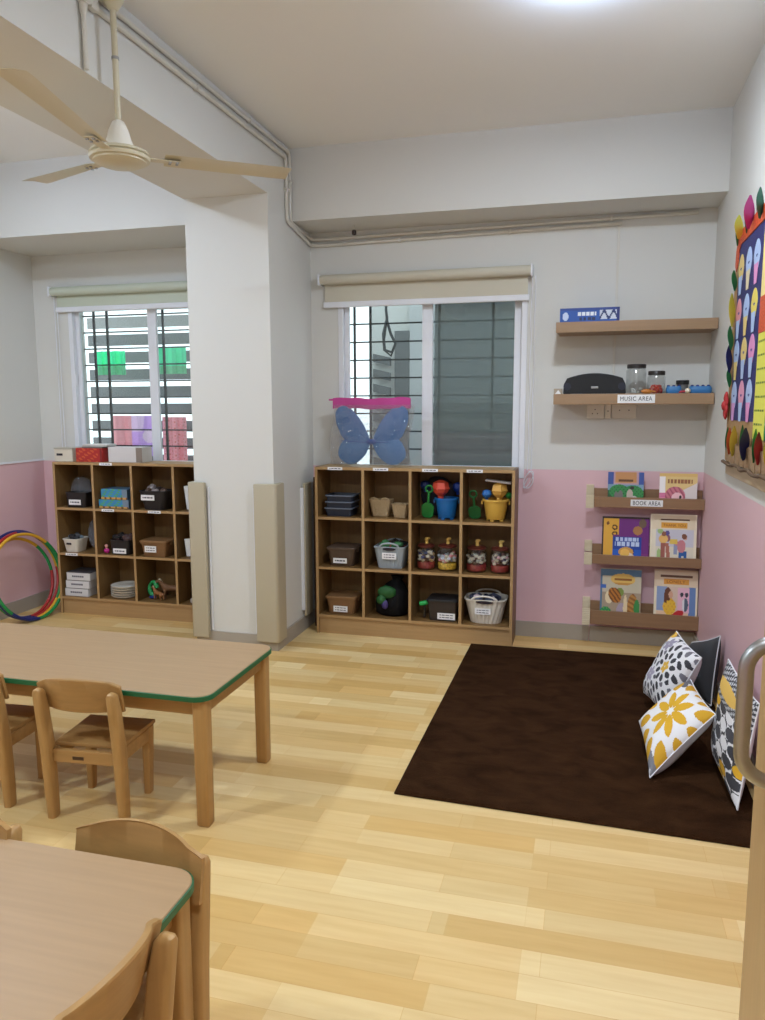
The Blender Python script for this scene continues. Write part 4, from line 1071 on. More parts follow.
hoop('hula hoop with red upper left and navy lower left, second from the front', (-3.823, 4.48, 0.314), HA, HT, 0.310, [HG, HB, HR, HG, HB, HB, HY, HG])
hoop('hula hoop showing blue at its very top, third from the front', (-3.851, 4.485, 0.318), HA, HT, 0.313, [HY, HB, HB, HR, HG, HB, HR, HR])
hoop('hula hoop with red lower right, hindmost of the leaning hoops', (-3.879, 4.49, 0.292), HA, HT, 0.285, [HG, HY, HY, HR, HR, HB, HR, HR])
# ================================================================== WINGS IN A CLEAR BAG on the middle shelf
wg = thing('butterfly_wings', 'blue costume butterfly wings inside the clear zip bag on the middle shelf', 'costume wings', (-1.355, 4.80, 1.118))
def wing(name, sx, pts, c_in, c_out):
    cx = sum(p[0] for p in pts)/len(pts); cz = sum(p[1] for p in pts)/len(pts); n = len(pts)
    def pos(u, v):
        k = (v*n) % n; i = int(k) % n; f = k-int(k)
        p0, p1, p2, p3 = pts[i-1], pts[i], pts[(i+1) % n], pts[(i+2) % n]
        def cr(a, b, c, d): return 0.5*((2*b)+(-a+c)*f+(2*a-5*b+4*c-d)*f*f+(-a+3*b-3*c+d)*f**3)
        x = cr(p0[0], p1[0], p2[0], p3[0]); z = cr(p0[1], p1[1], p2[1], p3[1])
        return (sx*(cx+(x-cx)*u), -0.006+0.012*(1-u*u)*-1, cz+(z-cz)*u)
    def paint(u, v):
        p = pos(u, v); t_ = min(1, max(0, (p[2]-0.20)/0.2)) * (1-min(1, abs(p[0])/0.22))
        a = tuple(c_in[i]*(1-t_)+c_out[i]*t_ for i in range(3))
        s_ = 1.0
        return tuple(min(255, q*s_) for q in a)
    o = art_mesh(name, 14, 64, pos, paint, wg, printed('sheer_wing_cloth', 0.4))
    md = o.modifiers.new('thick', 'SOLIDIFY'); md.thickness = 0.003
    return o
UP = [(0.012, 0.150), (0.045, 0.25), (0.10, 0.33), (0.155, 0.378), (0.205, 0.385), (0.240, 0.355), (0.243, 0.29), (0.222, 0.23), (0.19, 0.175), (0.10, 0.140)]
LOW = [(0.012, 0.165), (0.09, 0.175), (0.17, 0.175), (0.215, 0.13), (0.228, 0.065), (0.19, 0.02), (0.13, 0.006), (0.075, 0.035), (0.03, 0.09)]
for sx in (-1, 1):
    wing('upper_wing', sx, UP, (48, 110, 172), (132, 118, 168)); wing('lower_wing', sx, LOW, (56, 120, 178), (60, 114, 172))
mb = MB(); mb.blob((0, -0.012, 0.155), 0.022, mat('blue_knot', (30, 80, 160), 0.5), 2, 0.1, (1.6, 0.6, 0.8)); mb.tube([(-0.2, -0.02, 0.16), (0, -0.022, 0.15), (0.12, -0.02, 0.155)], 0.003, mat('blue_knot'), 6); mb.obj('strap_knot', wg, smooth=True)
bag = thing('zip_bag', 'clear plastic bag with magenta zip top standing on the middle shelf', 'bag', (-1.355, 4.80, 1.1145))
BAGM = clear('crinkled_clear_plastic', (250, 250, 251), 0.15, 0.13, bump=(34, 1.0, 0.12), body=0.06)
def bagsheet(sd):
    rnd = random.Random(5+sd)
    bm_ = [[rnd.uniform(-1, 1) for _ in range(13)] for _ in range(11)]
    def pos(u, v):
        x = -0.27+0.535*u - 0.018*math.sin(v*5); z = 0.002+0.395*v
        e = max(0, (1-(2*u-1)**6)*(1-(2*v-1)**6))
        i, j = min(11, int(u*12)), min(9, int(v*10)); k = bm_[j][i]
        return (x, sd*(0.014+0.030*e) + 0.014*k*e, z)
    return pos
for sd in (-1, 1):
    o = art_mesh('plastic_sheet', 36, 30, bagsheet(sd), lambda u, v: (255, 255, 255), bag, BAGM, smooth=False)
mb = MB(); rings = []
for i in range(25):
    u = i/24; x = -0.262+0.52*u; dz = 0.006*math.sin(u*9)+0.004*math.sin(u*23); yy = 0.006*math.sin(u*14)
    rings.append([(x, yy-0.009, 0.372+dz*0.6), (x, yy+0.009, 0.372+dz*0.6), (x, yy+0.008, 0.438+dz*0.6), (x, yy-0.008, 0.440+dz*0.6)])
mb.loft(rings, mat('magenta_zip_band', (190, 60, 140), 0.45)); o = mb.obj('zip_band', bag, smooth=True); o['label'] = 'magenta zip band'
mb = MB(); mb.box(-0.292, -0.258, -0.004, 0.004, 0.424, 0.436, mat('magenta_zip_band'), 0.003); mb.obj('zip_pull', bag)

# ================================================================== THINGS ON THE CUBE SHELVES
def outline(hx, hy, r, z, N=96, amp=0.0, cx=0.0):
    """evenly sampled rounded rectangle, with scallops when amp > 0"""
    P = rrect(hx, hy, r, z, 6); P2 = P+[P[0]]
    L = [0]
    for a, b in zip(P2, P2[1:]): L.append(L[-1]+math.hypot(b[0]-a[0], b[1]-a[1]))
    out = []; k = 0
    for i in range(N):
        s_ = L[-1]*i/N
        while L[k+1] < s_: k += 1
        f = (s_-L[k])/max(1e-9, L[k+1]-L[k]); a, b = P2[k], P2[k+1]
        x, y = a[0]+(b[0]-a[0])*f, a[1]+(b[1]-a[1])*f
        q = 1-amp*(1 if (i//2) % 2 else 0)
        out.append((x*q+cx, y*q, z))
    return out
def tub(name, label, x, z, wd, dp, h, m, taper=0.86, amp=0.0, rim=0.008, y=4.79, r=0.02, lid=None, lab=None, handle=False, group=None, cat='basket', lablines=1):
    t = thing(name, label, cat, (x, y, z), group=group)
    hx, hy = wd/2, dp/2; th = 0.004
    mb = MB()
    def o(k, zz_, off=0.0, a=amp): return outline(hx*k+off, hy*k+off, r, zz_, 96, a)
    mb.loft([o(taper*0.97, 0), o(taper, 0.006), o(1.0, h-rim), o(1.0, h-rim, 0.004, 0), o(1.0, h, 0.004, 0), o(1.0, h, -th, 0), o(taper, 0.012, -th, 0)], m)
    mb.obj('body', t, smooth=True, angle=50)
    if handle:
        for sy in (-1, 1):
            pts = [(hx*0.62*math.cos(a), sy*(hy+0.001), h-0.004+0.028*math.sin(a)) for a in [PI*k/12 for k in range(13)]]
            mb = MB(); mb.tube(pts, 0.006, m, 8); mb.obj('handle', t, smooth=True)
            mb = MB(); mb.loft([[(hx*0.42*math.cos(a), sy*(hy*(0.99)+q), h-0.014+0.010*math.sin(a)) for a in [2*PI*k/16 for k in range(16)]] for q in (-0.002, 0.006)], mat('handle_opening', (40, 30, 40), 0.8)); mb.obj('handle_opening', t)
    if lid:
        mb = MB(); mb.loft([outline(hx+0.008, hy+0.008, r, h+0.0008), outline(hx+0.009, hy+0.009, r, h+0.010), outline(hx+0.002, hy+0.002, r, h+0.016), outline(hx-0.02, hy-0.02, r, h+0.014)], lid); mb.obj('lid', t, smooth=True)
        for sx in (-1, 1):
            mb = MB(); mb.box(sx*hx-0.006 if sx > 0 else -hx-0.010, hx+0.010 if sx > 0 else -hx+0.006, -0.025, 0.025, h-0.02, h+0.004, lid, 0.002); mb.obj('clip', t)
    if lab:
        lx, lz, lw, lh = lab
        fy = -hy*(taper+(1-taper)*(lz+lh/2)/h)-0.0055
        label_plate(t, lx, lz, fy, lw, lh, 'label_card', lablines)
    return t
def heap(name, label, x, y, z, wd, dp, cols, n, size, seed, cat='toys'):
    """the jumbled filling of a container: nobody could count it"""
    rnd = random.Random(seed); mb = MB()
    for i in range(n):
        c = cols[rnd.randrange(len(cols))]; s_ = size*rnd.uniform(0.7, 1.25)
        mb.blob((rnd.uniform(-wd/2, wd/2), rnd.uniform(-dp/2, dp/2), s_*0.6+rnd.uniform(0, size*0.7)), s_, mat('toy_%d_%d_%d' % c, c, 0.5), 2, 0.18, (1, 0.8, rnd.uniform(0.5, 1)), seed*31+i)
    o = mb.obj(name, None, (x, y, z)); tag(o, label, cat, None, 'stuff'); return o
X0R, X0L = -1.706, -3.703
Z1, Z2, Z3, ZT = 0.7855, 0.4535, 0.1285, 1.1135
BRN = mat('brown_basket', (86, 66, 50), 0.6, bump=(180, 0.4, 0.004)); BRN2 = mat('tan_brown_basket', (134, 98, 62), 0.6, bump=(180, 0.4, 0.004)); DBR = mat('dark_brown_basket', (58, 48, 42), 0.6)
BLK = mat('black_basket', (34, 30, 32), 0.6, bump=(150, 0.3, 0.004)); GREYB = mat('grey_blue_basket', (158, 168, 176), 0.5); WHB = mat('white_basket', (226, 220, 208), 0.5)
# middle shelf, top row
for k in range(3):
    t = thing('navy_tray', ['navy tray at the bottom of the stack in the top left cell', 'navy tray in the middle of the stack in the top left cell', 'navy tray on top of the stack in the top left cell'][k], 'tray', (-1.562+0.004*k, 4.79, Z1+0.042*k), group='stacked navy trays')
    mb = MB(); hx = 0.092
    mb.loft([rrect(hx*0.9, 0.07, 0.012, 0.0), rrect(hx, 0.08, 0.014, 0.055), rrect(hx-0.004, 0.076, 0.012, 0.055), rrect(hx*0.88, 0.066, 0.01, 0.008)], mat('navy_plastic', (40, 47, 62), 0.5)); mb.obj('body', t, smooth=True)
    mb = MB(); A = [rrect(hx+d_, 0.08+d_, 0.014, z_) for d_, z_ in ((0.0008, 0.047), (0.005, 0.049), (0.005, 0.0555), (-0.001, 0.0565))]; mb.loft(A, mat('pale_tray_rim', (110, 120, 138), 0.5), False, False); mb.obj('rim', t, smooth=True)
WICK = mat('pale_wicker', (176, 150, 112), 0.8, bump=(130, 0.9, 0.01))
def wicker(label, x, y, wd, h, hd=True):
    t = thing('wicker_basket', label, 'basket', (x, y, Z1))
    mb = MB(); rings = []
    for i in range(12):
        f = i/11; rings.append(outline(wd*0.5*(0.70+0.30*f)+0.002*(i % 2), 0.05*(0.75+0.25*f)+0.002*(i % 2), 0.02, h*f, 72, 0.03))
    rings += [outline(wd*0.5-0.007, 0.044, 0.018, h, 72), outline(wd*0.5*0.68, 0.034, 0.016, 0.008, 72)]
    mb.loft(rings, WICK); mb.obj('body', t, smooth=True, angle=80)
    if hd:
        for k in (-1, 1):
            mb = MB(); mb.tube([(k*wd*0.25+0.022*math.cos(a), -0.046, h+0.012*math.sin(a)) for a in [PI*q/10 for q in range(11)]], 0.005, WICK, 8); mb.obj('handle', t, smooth=True)
wicker('larger pale wicker basket in the second cell of the top row', -1.292, 4.80, 0.15, 0.112)
wicker('lower pale wicker basket at the right in the second cell of the top row', -1.152, 4.77, 0.112, 0.090, False)
BKB = mat('blue_sand_bucket', (24, 104, 172), 0.4); BKY = mat('yellow_sand_bucket', (222, 176, 76), 0.4)
def bucket(label, x, y, m, r, h, foot):
    t = thing('sand_bucket', label, 'bucket', (x, y, Z1))
    mb = MB(); mb.lathe([(r*0.70, 0.012), (r*0.74, 0.016), (r*0.95, h-0.012), (r*1.06, h-0.012), (r*1.06, h), (r*0.93, h), (r*0.70, 0.02)], m, n=36); mb.obj('body', t, smooth=True)
    for k in range(5):
        a = 2*PI*k/5+0.3; mb = MB(); mb.box(-0.011, 0.011, -0.007, 0.007, 0, 0.0115, m, 0.002, M=Matrix.Rotation(a, 4, 'Z') @ Matrix.Translation((0, r*0.62, 0))); mb.obj('foot', t)
    for k in (-1, 1):
        mb = MB(); mb.box(k*r*1.07-0.005, k*r*1.07+0.005, -0.012, 0.012, h-0.035, h-0.013, m, 0.002); mb.obj('ear', t)
    return t
bucket('blue toy sand bucket in the third cell of the top row', -0.852, 4.775, BKB, 0.074, 0.138, 5)
bucket('yellow toy sand bucket in the fourth cell of the top row', -0.540, 4.775, BKY, 0.080, 0.138, 5)
def shovel(label, x, y, z, m, l, tilt):
    t = thing('sand_shovel', label, 'shovel', (x, y, z), rot=(R(12), R(tilt), 0))
    mb = MB(); mb.loft([[(px*w_, -0.004*b_, l*0.46*f) for px in (-1, -0.4, 0.4, 1)]+[(px*w_, 0.004, l*0.46*f) for px in (1, 0.4, -0.4, -1)] for f, w_, b_ in ((0, 0.020, 1), (0.15, 0.036, 1), (0.8, 0.040, 2), (1.0, 0.018, 2))], m); mb.obj('blade', t, smooth=True)
    mb = MB(); mb.tube([(0, 0, l*0.42), (0, 0.003, l*0.82)], 0.008, m, 10); mb.tube([(0.022*math.cos(a), 0.003, l*0.9+0.022*math.sin(a)) for a in [2*PI*q/16 for q in range(16)]], 0.006, m, 8, True); mb.obj('handle', t, smooth=True)
GTOY = mat('green_toy', (30, 120, 50), 0.45)
shovel('green toy shovel left of the blue bucket', -0.978, 4.77, Z1+0.006, GTOY, 0.215, 6)
shovel('green toy shovel left of the yellow bucket', -0.672, 4.80, Z1+0.006, mat('green_toy_dark', (28, 96, 44), 0.45), 0.18, -4)
def mould(label, x, y, z, m, r, seg):
    t = thing('sand_mould', label, 'toy', (x, y, z))
    mb = MB(); mb.lathe([(r*0.30, 0), (r*0.36, r*0.35), (r*0.78, r*0.75), (r, r*1.2), (r*0.86, r*1.9), (r*0.3, r*2.15)], m, n=seg); mb.obj('body', t)
    mb = MB(); mb.lathe([(r*1.03, r*1.15), (r*1.07, r*1.2), (r*1.03, r*1.25)], m, n=seg, cap0=False, cap1=False); mb.obj('rim', t)
mould('red faceted toy sand mould standing in the blue bucket', -0.892, 4.775, Z1+0.128, mat('red_toy', (212, 78, 58), 0.4), 0.056, 7)
mould('dark blue toy sand mould behind the blue bucket at the right', -0.792, 4.85, Z1+0.15, mat('blue_toy', (30, 66, 160), 0.4), 0.036, 12)
mould('dark blue toy mould behind the green shovel at the left', -1.01, 4.86, Z1+0.16, mat('navy_toy', (28, 50, 120), 0.4), 0.034, 10)
mould('golden toy castle mould standing in the yellow bucket', -0.520, 4.775, Z1+0.128, mat('golden_toy', (226, 174, 84), 0.4), 0.052, 5)
t = thing('toy_card', 'slanting clear and white card lying over the golden mould', 'packaging', (-0.52, 4.77, Z1+0.242), rot=(0, R(6), 0))
mb = MB(); mb.box(-0.085, 0.075, -0.03, 0.03, 0.0, 0.012, mat('pale_card', (206, 204, 206), 0.4), 0.003); mb.obj('card', t)
mould('blue toy mould beside the golden mould above the yellow bucket', -0.597, 4.77, Z1+0.130, mat('bright_blue_toy', (40, 110, 190), 0.4), 0.030, 12)
mould('small green toy mould at the right above the yellow bucket', -0.462, 4.80, Z1+0.130, GTOY, 0.022, 8)
t = thing('toy_net_bag', 'clear crinkled net bag of sand toys in the third cell of the top row', 'bag', (-0.93, 4.885, Z1))
mb = MB(); mb.blob((0, 0, 0.136), 0.115, mat('dark_net', (40, 40, 52), 0.7), 3, 0.05, (1.0, 0.2, 1.1)); mb.obj('net', t, smooth=True)
# middle row
tub('lidded_basket', 'brown lidded basket in the first cell of the middle row', -1.545, Z2, 0.185, 0.17, 0.112, BRN, 0.88, 0.01, lid=mat('brown_lid', (92, 74, 62), 0.5), lab=(-0.005, 0.038, 0.095, 0.034))
g_ = tub('basket', 'grey ribbed basket with white label in the second cell of the middle row', -1.215, Z2, 0.205, 0.17, 0.145, GREYB, 0.80, 0.03, handle=True, lab=(0.0, 0.085, 0.095, 0.042), lablines=2)
heap('toy_jumble', 'dark jumble of small toys heaped in the grey ribbed basket', -1.215, 4.79, Z2+0.115, 0.14, 0.11, [(34, 36, 34), (60, 44, 36), (60, 120, 70), (200, 90, 60), (30, 34, 40)], 16, 0.03, 4)
RBL = mat('red_bricks_layer', (150, 50, 46), 0.5, vary=((90, 90, 90), 0.35, 2))
def toyjar(label, x, up, low, kcol, r=0.068, h=0.150):
    t = thing('toy_jar', label, 'jar', (x, 4.775, Z2))
    mb = MB(); mb.lathe([(r*0.86, 0), (r*0.94, 0.006), (r, 0.05), (r, h-0.03), (r*0.86, h-0.006), (r*0.86, h)], JAR, n=30); mb.obj('body', t, smooth=True)
    mb = MB(); mb.lathe([(r*0.86, h+0.0006), (r*0.90, h+0.003), (r*0.90, h+0.012), (r*0.5, h+0.022)], mat('red_jar_lid', (86, 36, 26), 0.4), n=30); mb.obj('lid', t, smooth=True)
    mb = MB(); km = mat('yellow_knob_%d' % kcol[1], kcol, 0.5)
    mb.lathe([(0.012, h+0.022), (0.010, h+0.04), (0.014, h+0.048), (0.008, h+0.06)], km, (0.004, 0, 0), 12); mb.blob((0.012, 0, h+0.055), 0.011, km, 2, 0, (1.3, 0.8, 0.7)); o = mb.obj('knob', t, smooth=True); o['label'] = 'yellow animal-shaped knob'
    mb = MB(); mb.lathe([(r*0.80, 0.008), (r*0.90, 0.014), (r*0.93, 0.045), (r*0.88, 0.05)], low, n=24); o = mb.obj('lower_filling', t, smooth=True)
    mb = MB(); rnd = random.Random(int(abs(x)*1000))
    for i in range(46):
        a = rnd.uniform(0, 2*PI); q = r*0.80*math.sqrt(rnd.uniform(0.3, 1)); c = up[rnd.randrange(len(up))]
        mb.blob((q*math.cos(a), q*math.sin(a), 0.058+rnd.uniform(0, 0.060)), 0.0150, mat('piece_%d_%d_%d' % c, c, 0.45), 1, 0.12, (1, 1, 0.8), i)
    o = mb.obj('upper_filling', t, smooth=True); o['kind'] = 'stuff'
W_, BL_ = (222, 212, 190), (70, 80, 120)
toyjar('clear red-based toy jar at the left in the third middle-row cell', -0.985, [W_, W_, (200, 160, 110), BL_], RBL, (220, 180, 90), 0.062, 0.146)
toyjar('clear toy jar with white rings over yellow pieces', -0.845, [W_, (210, 216, 226), W_, (226, 150, 150)], mat('yellow_pieces_layer', (222, 176, 60), 0.5, vary=((90, 90, 90), 0.4, 2)), (216, 176, 92), 0.066, 0.150)
toyjar('clear red-based toy jar at the left in the fourth middle-row cell', -0.657, [W_, (190, 190, 180), W_, (120, 100, 90)], RBL, (224, 184, 100), 0.068, 0.146)
toyjar('clear red-based toy jar at the right in the fourth middle-row cell', -0.507, [W_, (90, 90, 110), (216, 204, 190), (230, 180, 180)], RBL, (236, 206, 120), 0.062, 0.146)
# bottom row
tub('lidded_basket', 'tan brown lidded basket with label in the first cell of the bottom row', -1.55, Z3, 0.20, 0.17, 0.105, BRN2, 0.9, 0.01, lid=mat('tan_brown_lid', (140, 104, 68), 0.5), lab=(0.0, 0.036, 0.098, 0.040), lablines=2)
t = thing('drawstring_bag', 'black drawstring bag with green patch slumped in the second cell of the bottom row', 'bag', (-1.215, 4.80, Z3))
mb = MB(); mb.loft([[(rx*math.cos(a)*(1+0.06*math.sin(5*a+k))+ox, 0.085*sc_*math.sin(a)*(1+0.05*math.sin(4*a)), z_) for a in [2*PI*q/40 for q in range(40)]] for k, (z_, rx, sc_, ox) in enumerate(((0, 0.085, 0.8, 0), (0.02, 0.115, 1, 0), (0.09, 0.118, 1, 0.004), (0.16, 0.095, 0.85, 0.012), (0.21, 0.06, 0.55, 0.022), (0.235, 0.03, 0.3, 0.03), (0.262, 0.045, 0.35, 0.034)))], mat('black_nylon', (10, 10, 12), 0.7, bump=(24, 0.4, 0.01), spec=0.2)); mb.obj('sack', t, smooth=True, angle=70)
mb = MB(); mb.blob((-0.02, -0.075, 0.165), 0.056, mat('green_nylon', (22, 84, 34), 0.6), 3, 0.06, (1.1, 0.45, 0.75), 3); mb.blob((-0.055, -0.09, 0.115), 0.035, mat('green_nylon'), 3, 0.06, (0.9, 0.4, 0.9), 5); mb.obj('green_patch', t, smooth=True)
mb = MB(); mb.blob((-0.03, -0.092, 0.085), 0.028, mat('violet_nylon', (60, 50, 110), 0.5), 3, 0.06, (0.8, 0.4, 1.1), 4); mb.obj('violet_patch', t, smooth=True)
tub('lidded_box', 'dark brown box with black lid and label in the third cell of the bottom row', -0.865, Z3, 0.19, 0.17, 0.125, DBR, 0.92, lid=mat('black_lid', (40, 40, 42), 0.45), lab=(0.028, 0.034, 0.115, 0.042), cat='box', lablines=2)
t = thing('toy_wand', 'bright green toy handle sticking out beside the dark lidded box', 'toy', (-0.985, 4.75, Z3))
mb = MB(); mb.tube([(-0.03, -0.03, 0.103), (0.0, -0.025, 0.108), (0.05, 0.0, 0.118)], [0.014, 0.016, 0.008], mat('bright_green_toy', (30, 170, 80), 0.4), 12); mb.tube([(0.0, -0.01, 0.10), (-0.005, 0.0, 0.0085)], 0.008, mat('dark_toy_stick', (50, 46, 40), 0.5), 8); mb.obj('handle', t, smooth=True)
tub('basket', 'white ribbed laundry basket with label in the fourth cell of the bottom row', -0.592, Z3, 0.262, 0.20, 0.160, WHB, 0.76, 0.05, handle=True, lab=(-0.01, 0.085, 0.10, 0.040), r=0.06, lablines=2)
heap('toy_jumble', 'dark blue and grey jumble heaped in the white ribbed laundry basket', -0.600, 4.79, Z3+0.12, 0.16, 0.11, [(30, 36, 70), (60, 70, 90), (40, 36, 40), (90, 100, 130), (220, 200, 210)], 18, 0.03, 9)

# left shelf, on top
def carton(name, label, x, y, z, wd, dp, h, m, cat='box'):
    t = thing(name, label, cat, (x, y, z))
    mb = MB(); mb.box(-wd/2, wd/2, -dp/2, dp/2, 0, h, m, 0.002); mb.obj('body', t); return t
LCR = mat('cream_tin', (222, 214, 198), 0.5)
t = carton('storage_tub', 'small cream tub at the left end on top of the left shelf', -3.640, 4.79, ZT, 0.15, 0.15, 0.088, LCR, 'tub')
mb = MB(); mb.box(-0.078, 0.078, -0.078, 0.078, 0.0885, 0.100, mat('grey_tub_lid', (190, 184, 172), 0.5), 0.003); mb.obj('lid', t)
mb = MB(); mb.box(-0.055, -0.005, -0.0772, -0.0755, 0.042, 0.058, INK, 0.0004); mb.obj('print_mark', t)
t = carton('red_box', 'red printed box on top of the left shelf', -3.424, 4.78, ZT, 0.215, 0.14, 0.098, mat('red_card', (176, 46, 42), 0.5))
art_mesh('printed_front', 40, 16, lambda u, v: (-0.106+0.212*u, -0.0706, 0.001+0.096*v), lambda u, v: (206, 92, 52) if (math.sin(u*21+v*5)*math.sin(v*17+u*6) > .25 and u < .85) else ((130, 34, 34) if u > .93 else (178, 44, 42)), t)
t = carton('white_box', 'plain white box with grey end on top of the left shelf beside the red box', -3.148, 4.80, ZT, 0.27, 0.13, 0.106, mat('white_card', (224, 220, 220), 0.6))
mb = MB(); mb.box(0.088, 0.1355, -0.0658, -0.0645, 0.001, 0.105, mat('grey_card', (146, 132, 122), 0.6)); mb.obj('grey_end', t)
for k, (c, dx, w_) in enumerate(((120, 0.0, 0.17), (196, 0.015, 0.2), (226, 0.02, 0.19))):
    t = thing('paper_pad', ['grey paper pad lowest in the pile on the red box', 'pale paper pad in the middle of the pile on the red box', 'white paper pad topmost on the red box'][k], 'paper', (-3.40+dx, 4.78, ZT+0.099+0.0095*k), R(3*k-4))
    mb = MB(); mb.box(-w_/2, w_/2, -0.06, 0.06, 0, 0.008, mat('pad_%d' % c, (c, c-2, c-6), 0.7), 0.001); mb.obj('sheets', t)
# left shelf, top row
t = thing('plastic_bag', 'clear crumpled plastic bag in the top left cell of the left shelf', 'bag', (-3.60, 4.85, Z1))
mb = MB(); mb.blob((0, 0, 0.109), 0.1, clear('crumpled_bag_film', (220, 222, 228), 0.15, 0.12, bump=(60, 1.0, 0.08), body=0.18, bodyrgb=(210, 212, 220)), 3, 0.07, (0.85, 0.5, 1.0), 2); mb.obj('film', t)
tub('basket', 'black woven basket with label in the top left cell of the left shelf', -3.545, Z1, 0.165, 0.15, 0.108, BLK, 0.93, y=4.765, lab=(0.0, 0.038, 0.098, 0.038))
def paint_puz(u, v):
    if v < .2: return (206, 160, 90) if math.sin(u*30) > -.5 else (120, 80, 40)
    if u > .8: return (120, 140, 160)
    return (60, 140, 190) if math.sin(u*26+v*9)*math.sin(v*15) < .3 else (90, 170, 90)
for k in range(2):
    t = carton('puzzle_box', ['lower blue picture box in the second cell of the left shelf top row', 'upper blue picture box in the second cell of the left shelf top row'][k], -3.238+0.006*k, 4.785, Z1+0.064*k, 0.24-0.03*k, 0.16, 0.0625+0.012*k, mat('blue_puzzle_card', (84, 120, 150), 0.5))
    w_ = 0.24-0.03*k; h_ = 0.0625+0.012*k
    art_mesh('printed_front', 40, 14, lambda u, v: (-w_/2+w_*u, -0.0806, 0.001+(h_-0.002)*v), paint_puz, t)
tub('basket', 'black round-cornered tub with label in the third cell of the left shelf top row', -2.920, Z1, 0.215, 0.17, 0.135, BLK, 0.8, r=0.04, y=4.77, handle=False, lab=(-0.03, 0.088, 0.105, 0.038))
heap('toy_jumble', 'brown and grey jumble heaped in the black tub of the left shelf', -2.920, 4.77, Z1+0.108, 0.14, 0.10, [(90, 70, 60), (140, 120, 110), (50, 44, 44), (150, 140, 140)], 12, 0.028, 14)
t = thing('paper_sheaf', 'white paper sheaf standing in the fourth cell of the left shelf top row', 'paper', (-2.665, 4.76, Z1+0.007), R(8))
mb = MB(); mb.box(-0.02, 0.06, -0.012, 0.0, 0, 0.165, PAPERW, 0.001, M=Matrix.Rotation(R(-6), 4, 'Y')); mb.obj('sheets', t)
# left shelf, middle row
t = tub('basket', 'small white basket with oval opening in the left cell of the middle row', -3.610, Z2, 0.125, 0.14, 0.098, WHB, 0.82, y=4.76)
mb = MB(); mb.box(-0.028, 0.012, -0.0735, -0.066, 0.056, 0.070, mat('handle_opening', (40, 30, 40), 0.8), 0.003); mb.obj('handle_opening', t)
heap('toy_jumble', 'dark filling heaped in the small white basket of the left shelf', -3.610, 4.76, Z2+0.078, 0.075, 0.08, [(50, 50, 54), (36, 32, 34), (110, 130, 140)], 9, 0.022, 21)
t = thing('plastic_bag', 'tall crinkled plastic bag beside the small white basket', 'bag', (-3.475, 4.82, Z2))
mb = MB(); mb.blob((0, 0, 0.122), 0.11, clear('crumpled_bag_film2', (210, 214, 222), 0.15, 0.12, bump=(60, 1.0, 0.08), body=0.25, bodyrgb=(170, 180, 200)), 3, 0.09, (0.5, 0.5, 1.0), 8); mb.obj('film', t)
tub('basket', 'black basket with label in the second cell of the left shelf middle row', -3.205, Z2, 0.155, 0.15, 0.105, BLK, 0.94, y=4.77, lab=(0.005, 0.028, 0.105, 0.036))
heap('toy_jumble', 'dark toys piled in the black basket of the left shelf middle row', -3.205, 4.77, Z2+0.085, 0.10, 0.09, [(40, 34, 34), (80, 60, 60), (24, 24, 26)], 9, 0.03, 33)
t = thing('toy_figure', 'tiny pink and magenta toy figure in the second cell of the middle row', 'toy', (-3.325, 4.72, Z2))
mb = MB(); mb.blob((0, 0, 0.02), 0.019, mat('magenta_toy', (190, 40, 130), 0.5), 2, 0.05, (1.2, 0.9, 1)); mb.obj('skirt', t, smooth=True)
mb = MB(); mb.blob((0, 0, 0.055), 0.013, mat('doll_pink', (226, 160, 150), 0.5), 2); mb.tube([(0, 0, 0.03), (0, 0, 0.05)], 0.007, mat('doll_pink'), 8); mb.obj('doll_body', t, smooth=True)
tub('lidded_basket', 'tan lidded basket with label in the third cell of the left shelf middle row', -2.925, Z2, 0.205, 0.17, 0.10, BRN2, 0.88, 0.01, lid=mat('tan_brown_lid'), y=4.77, lab=(-0.02, 0.055, 0.092, 0.045), lablines=2)
t = thing('paper_sheaf', 'white paper sheaf standing in the fourth cell of the left shelf middle row', 'paper', (-2.675, 4.75, Z2+0.007), R(8))
mb = MB(); mb.box(-0.02, 0.06, -0.012, 0.0, 0, 0.125, PAPERW, 0.001, M=Matrix.Rotation(R(-6), 4, 'Y')); mb.obj('sheets', t)
# left shelf, bottom row
for k in range(3):
    t = carton('flat_box', ['white flat box lowest of the three in the bottom left cell', 'white flat box in the middle of the three in the bottom left cell', 'white flat box topmost of the three in the bottom left cell'][k], -3.575+0.010*k, 4.775, Z3+0.0595*k, 0.196, 0.17, 0.056, mat('white_game_card', (220, 220, 222), 0.5))
    mb = MB(); mb.box(-0.0985, 0.0985, -0.0855, 0.0855, 0.0562, 0.0585, mat('dark_box_edge', (70, 66, 70), 0.6)); mb.obj('lid_edge', t)
    art_mesh('printed_mark', 30, 6, lambda u, v: (-0.055+0.10*u, -0.0856, 0.02+0.018*v), lambda u, v: (90, 90, 104) if int(u*30) % 5 and .2 < v < .8 else (214, 214, 218), t)
for k in range(5):
    t = thing('paper_plate', ['white paper plate lowest in the stack', 'white paper plate second from the bottom of the stack', 'white paper plate in the middle of the stack', 'white paper plate second from the top of the stack', 'white paper plate on top of the stack'][k]+', bottom row of the left shelf', 'plate', (-3.232, 4.795, Z3+0.0175*k), group='paper plates on the left shelf')
    mb = MB(); mb.lathe([(0.085, 0.0), (0.098, 0.004), (0.106, 0.016), (0.104, 0.0172), (0.094, 0.006), (0.08, 0.003)], mat('white_plate', (230, 224, 212), 0.6), n=36); mb.obj('plate', t, smooth=True)
t = thing('green_toy', 'shiny green toy snake coiled in the third cell of the bottom row', 'toy', (-2.99, 4.76, Z3))
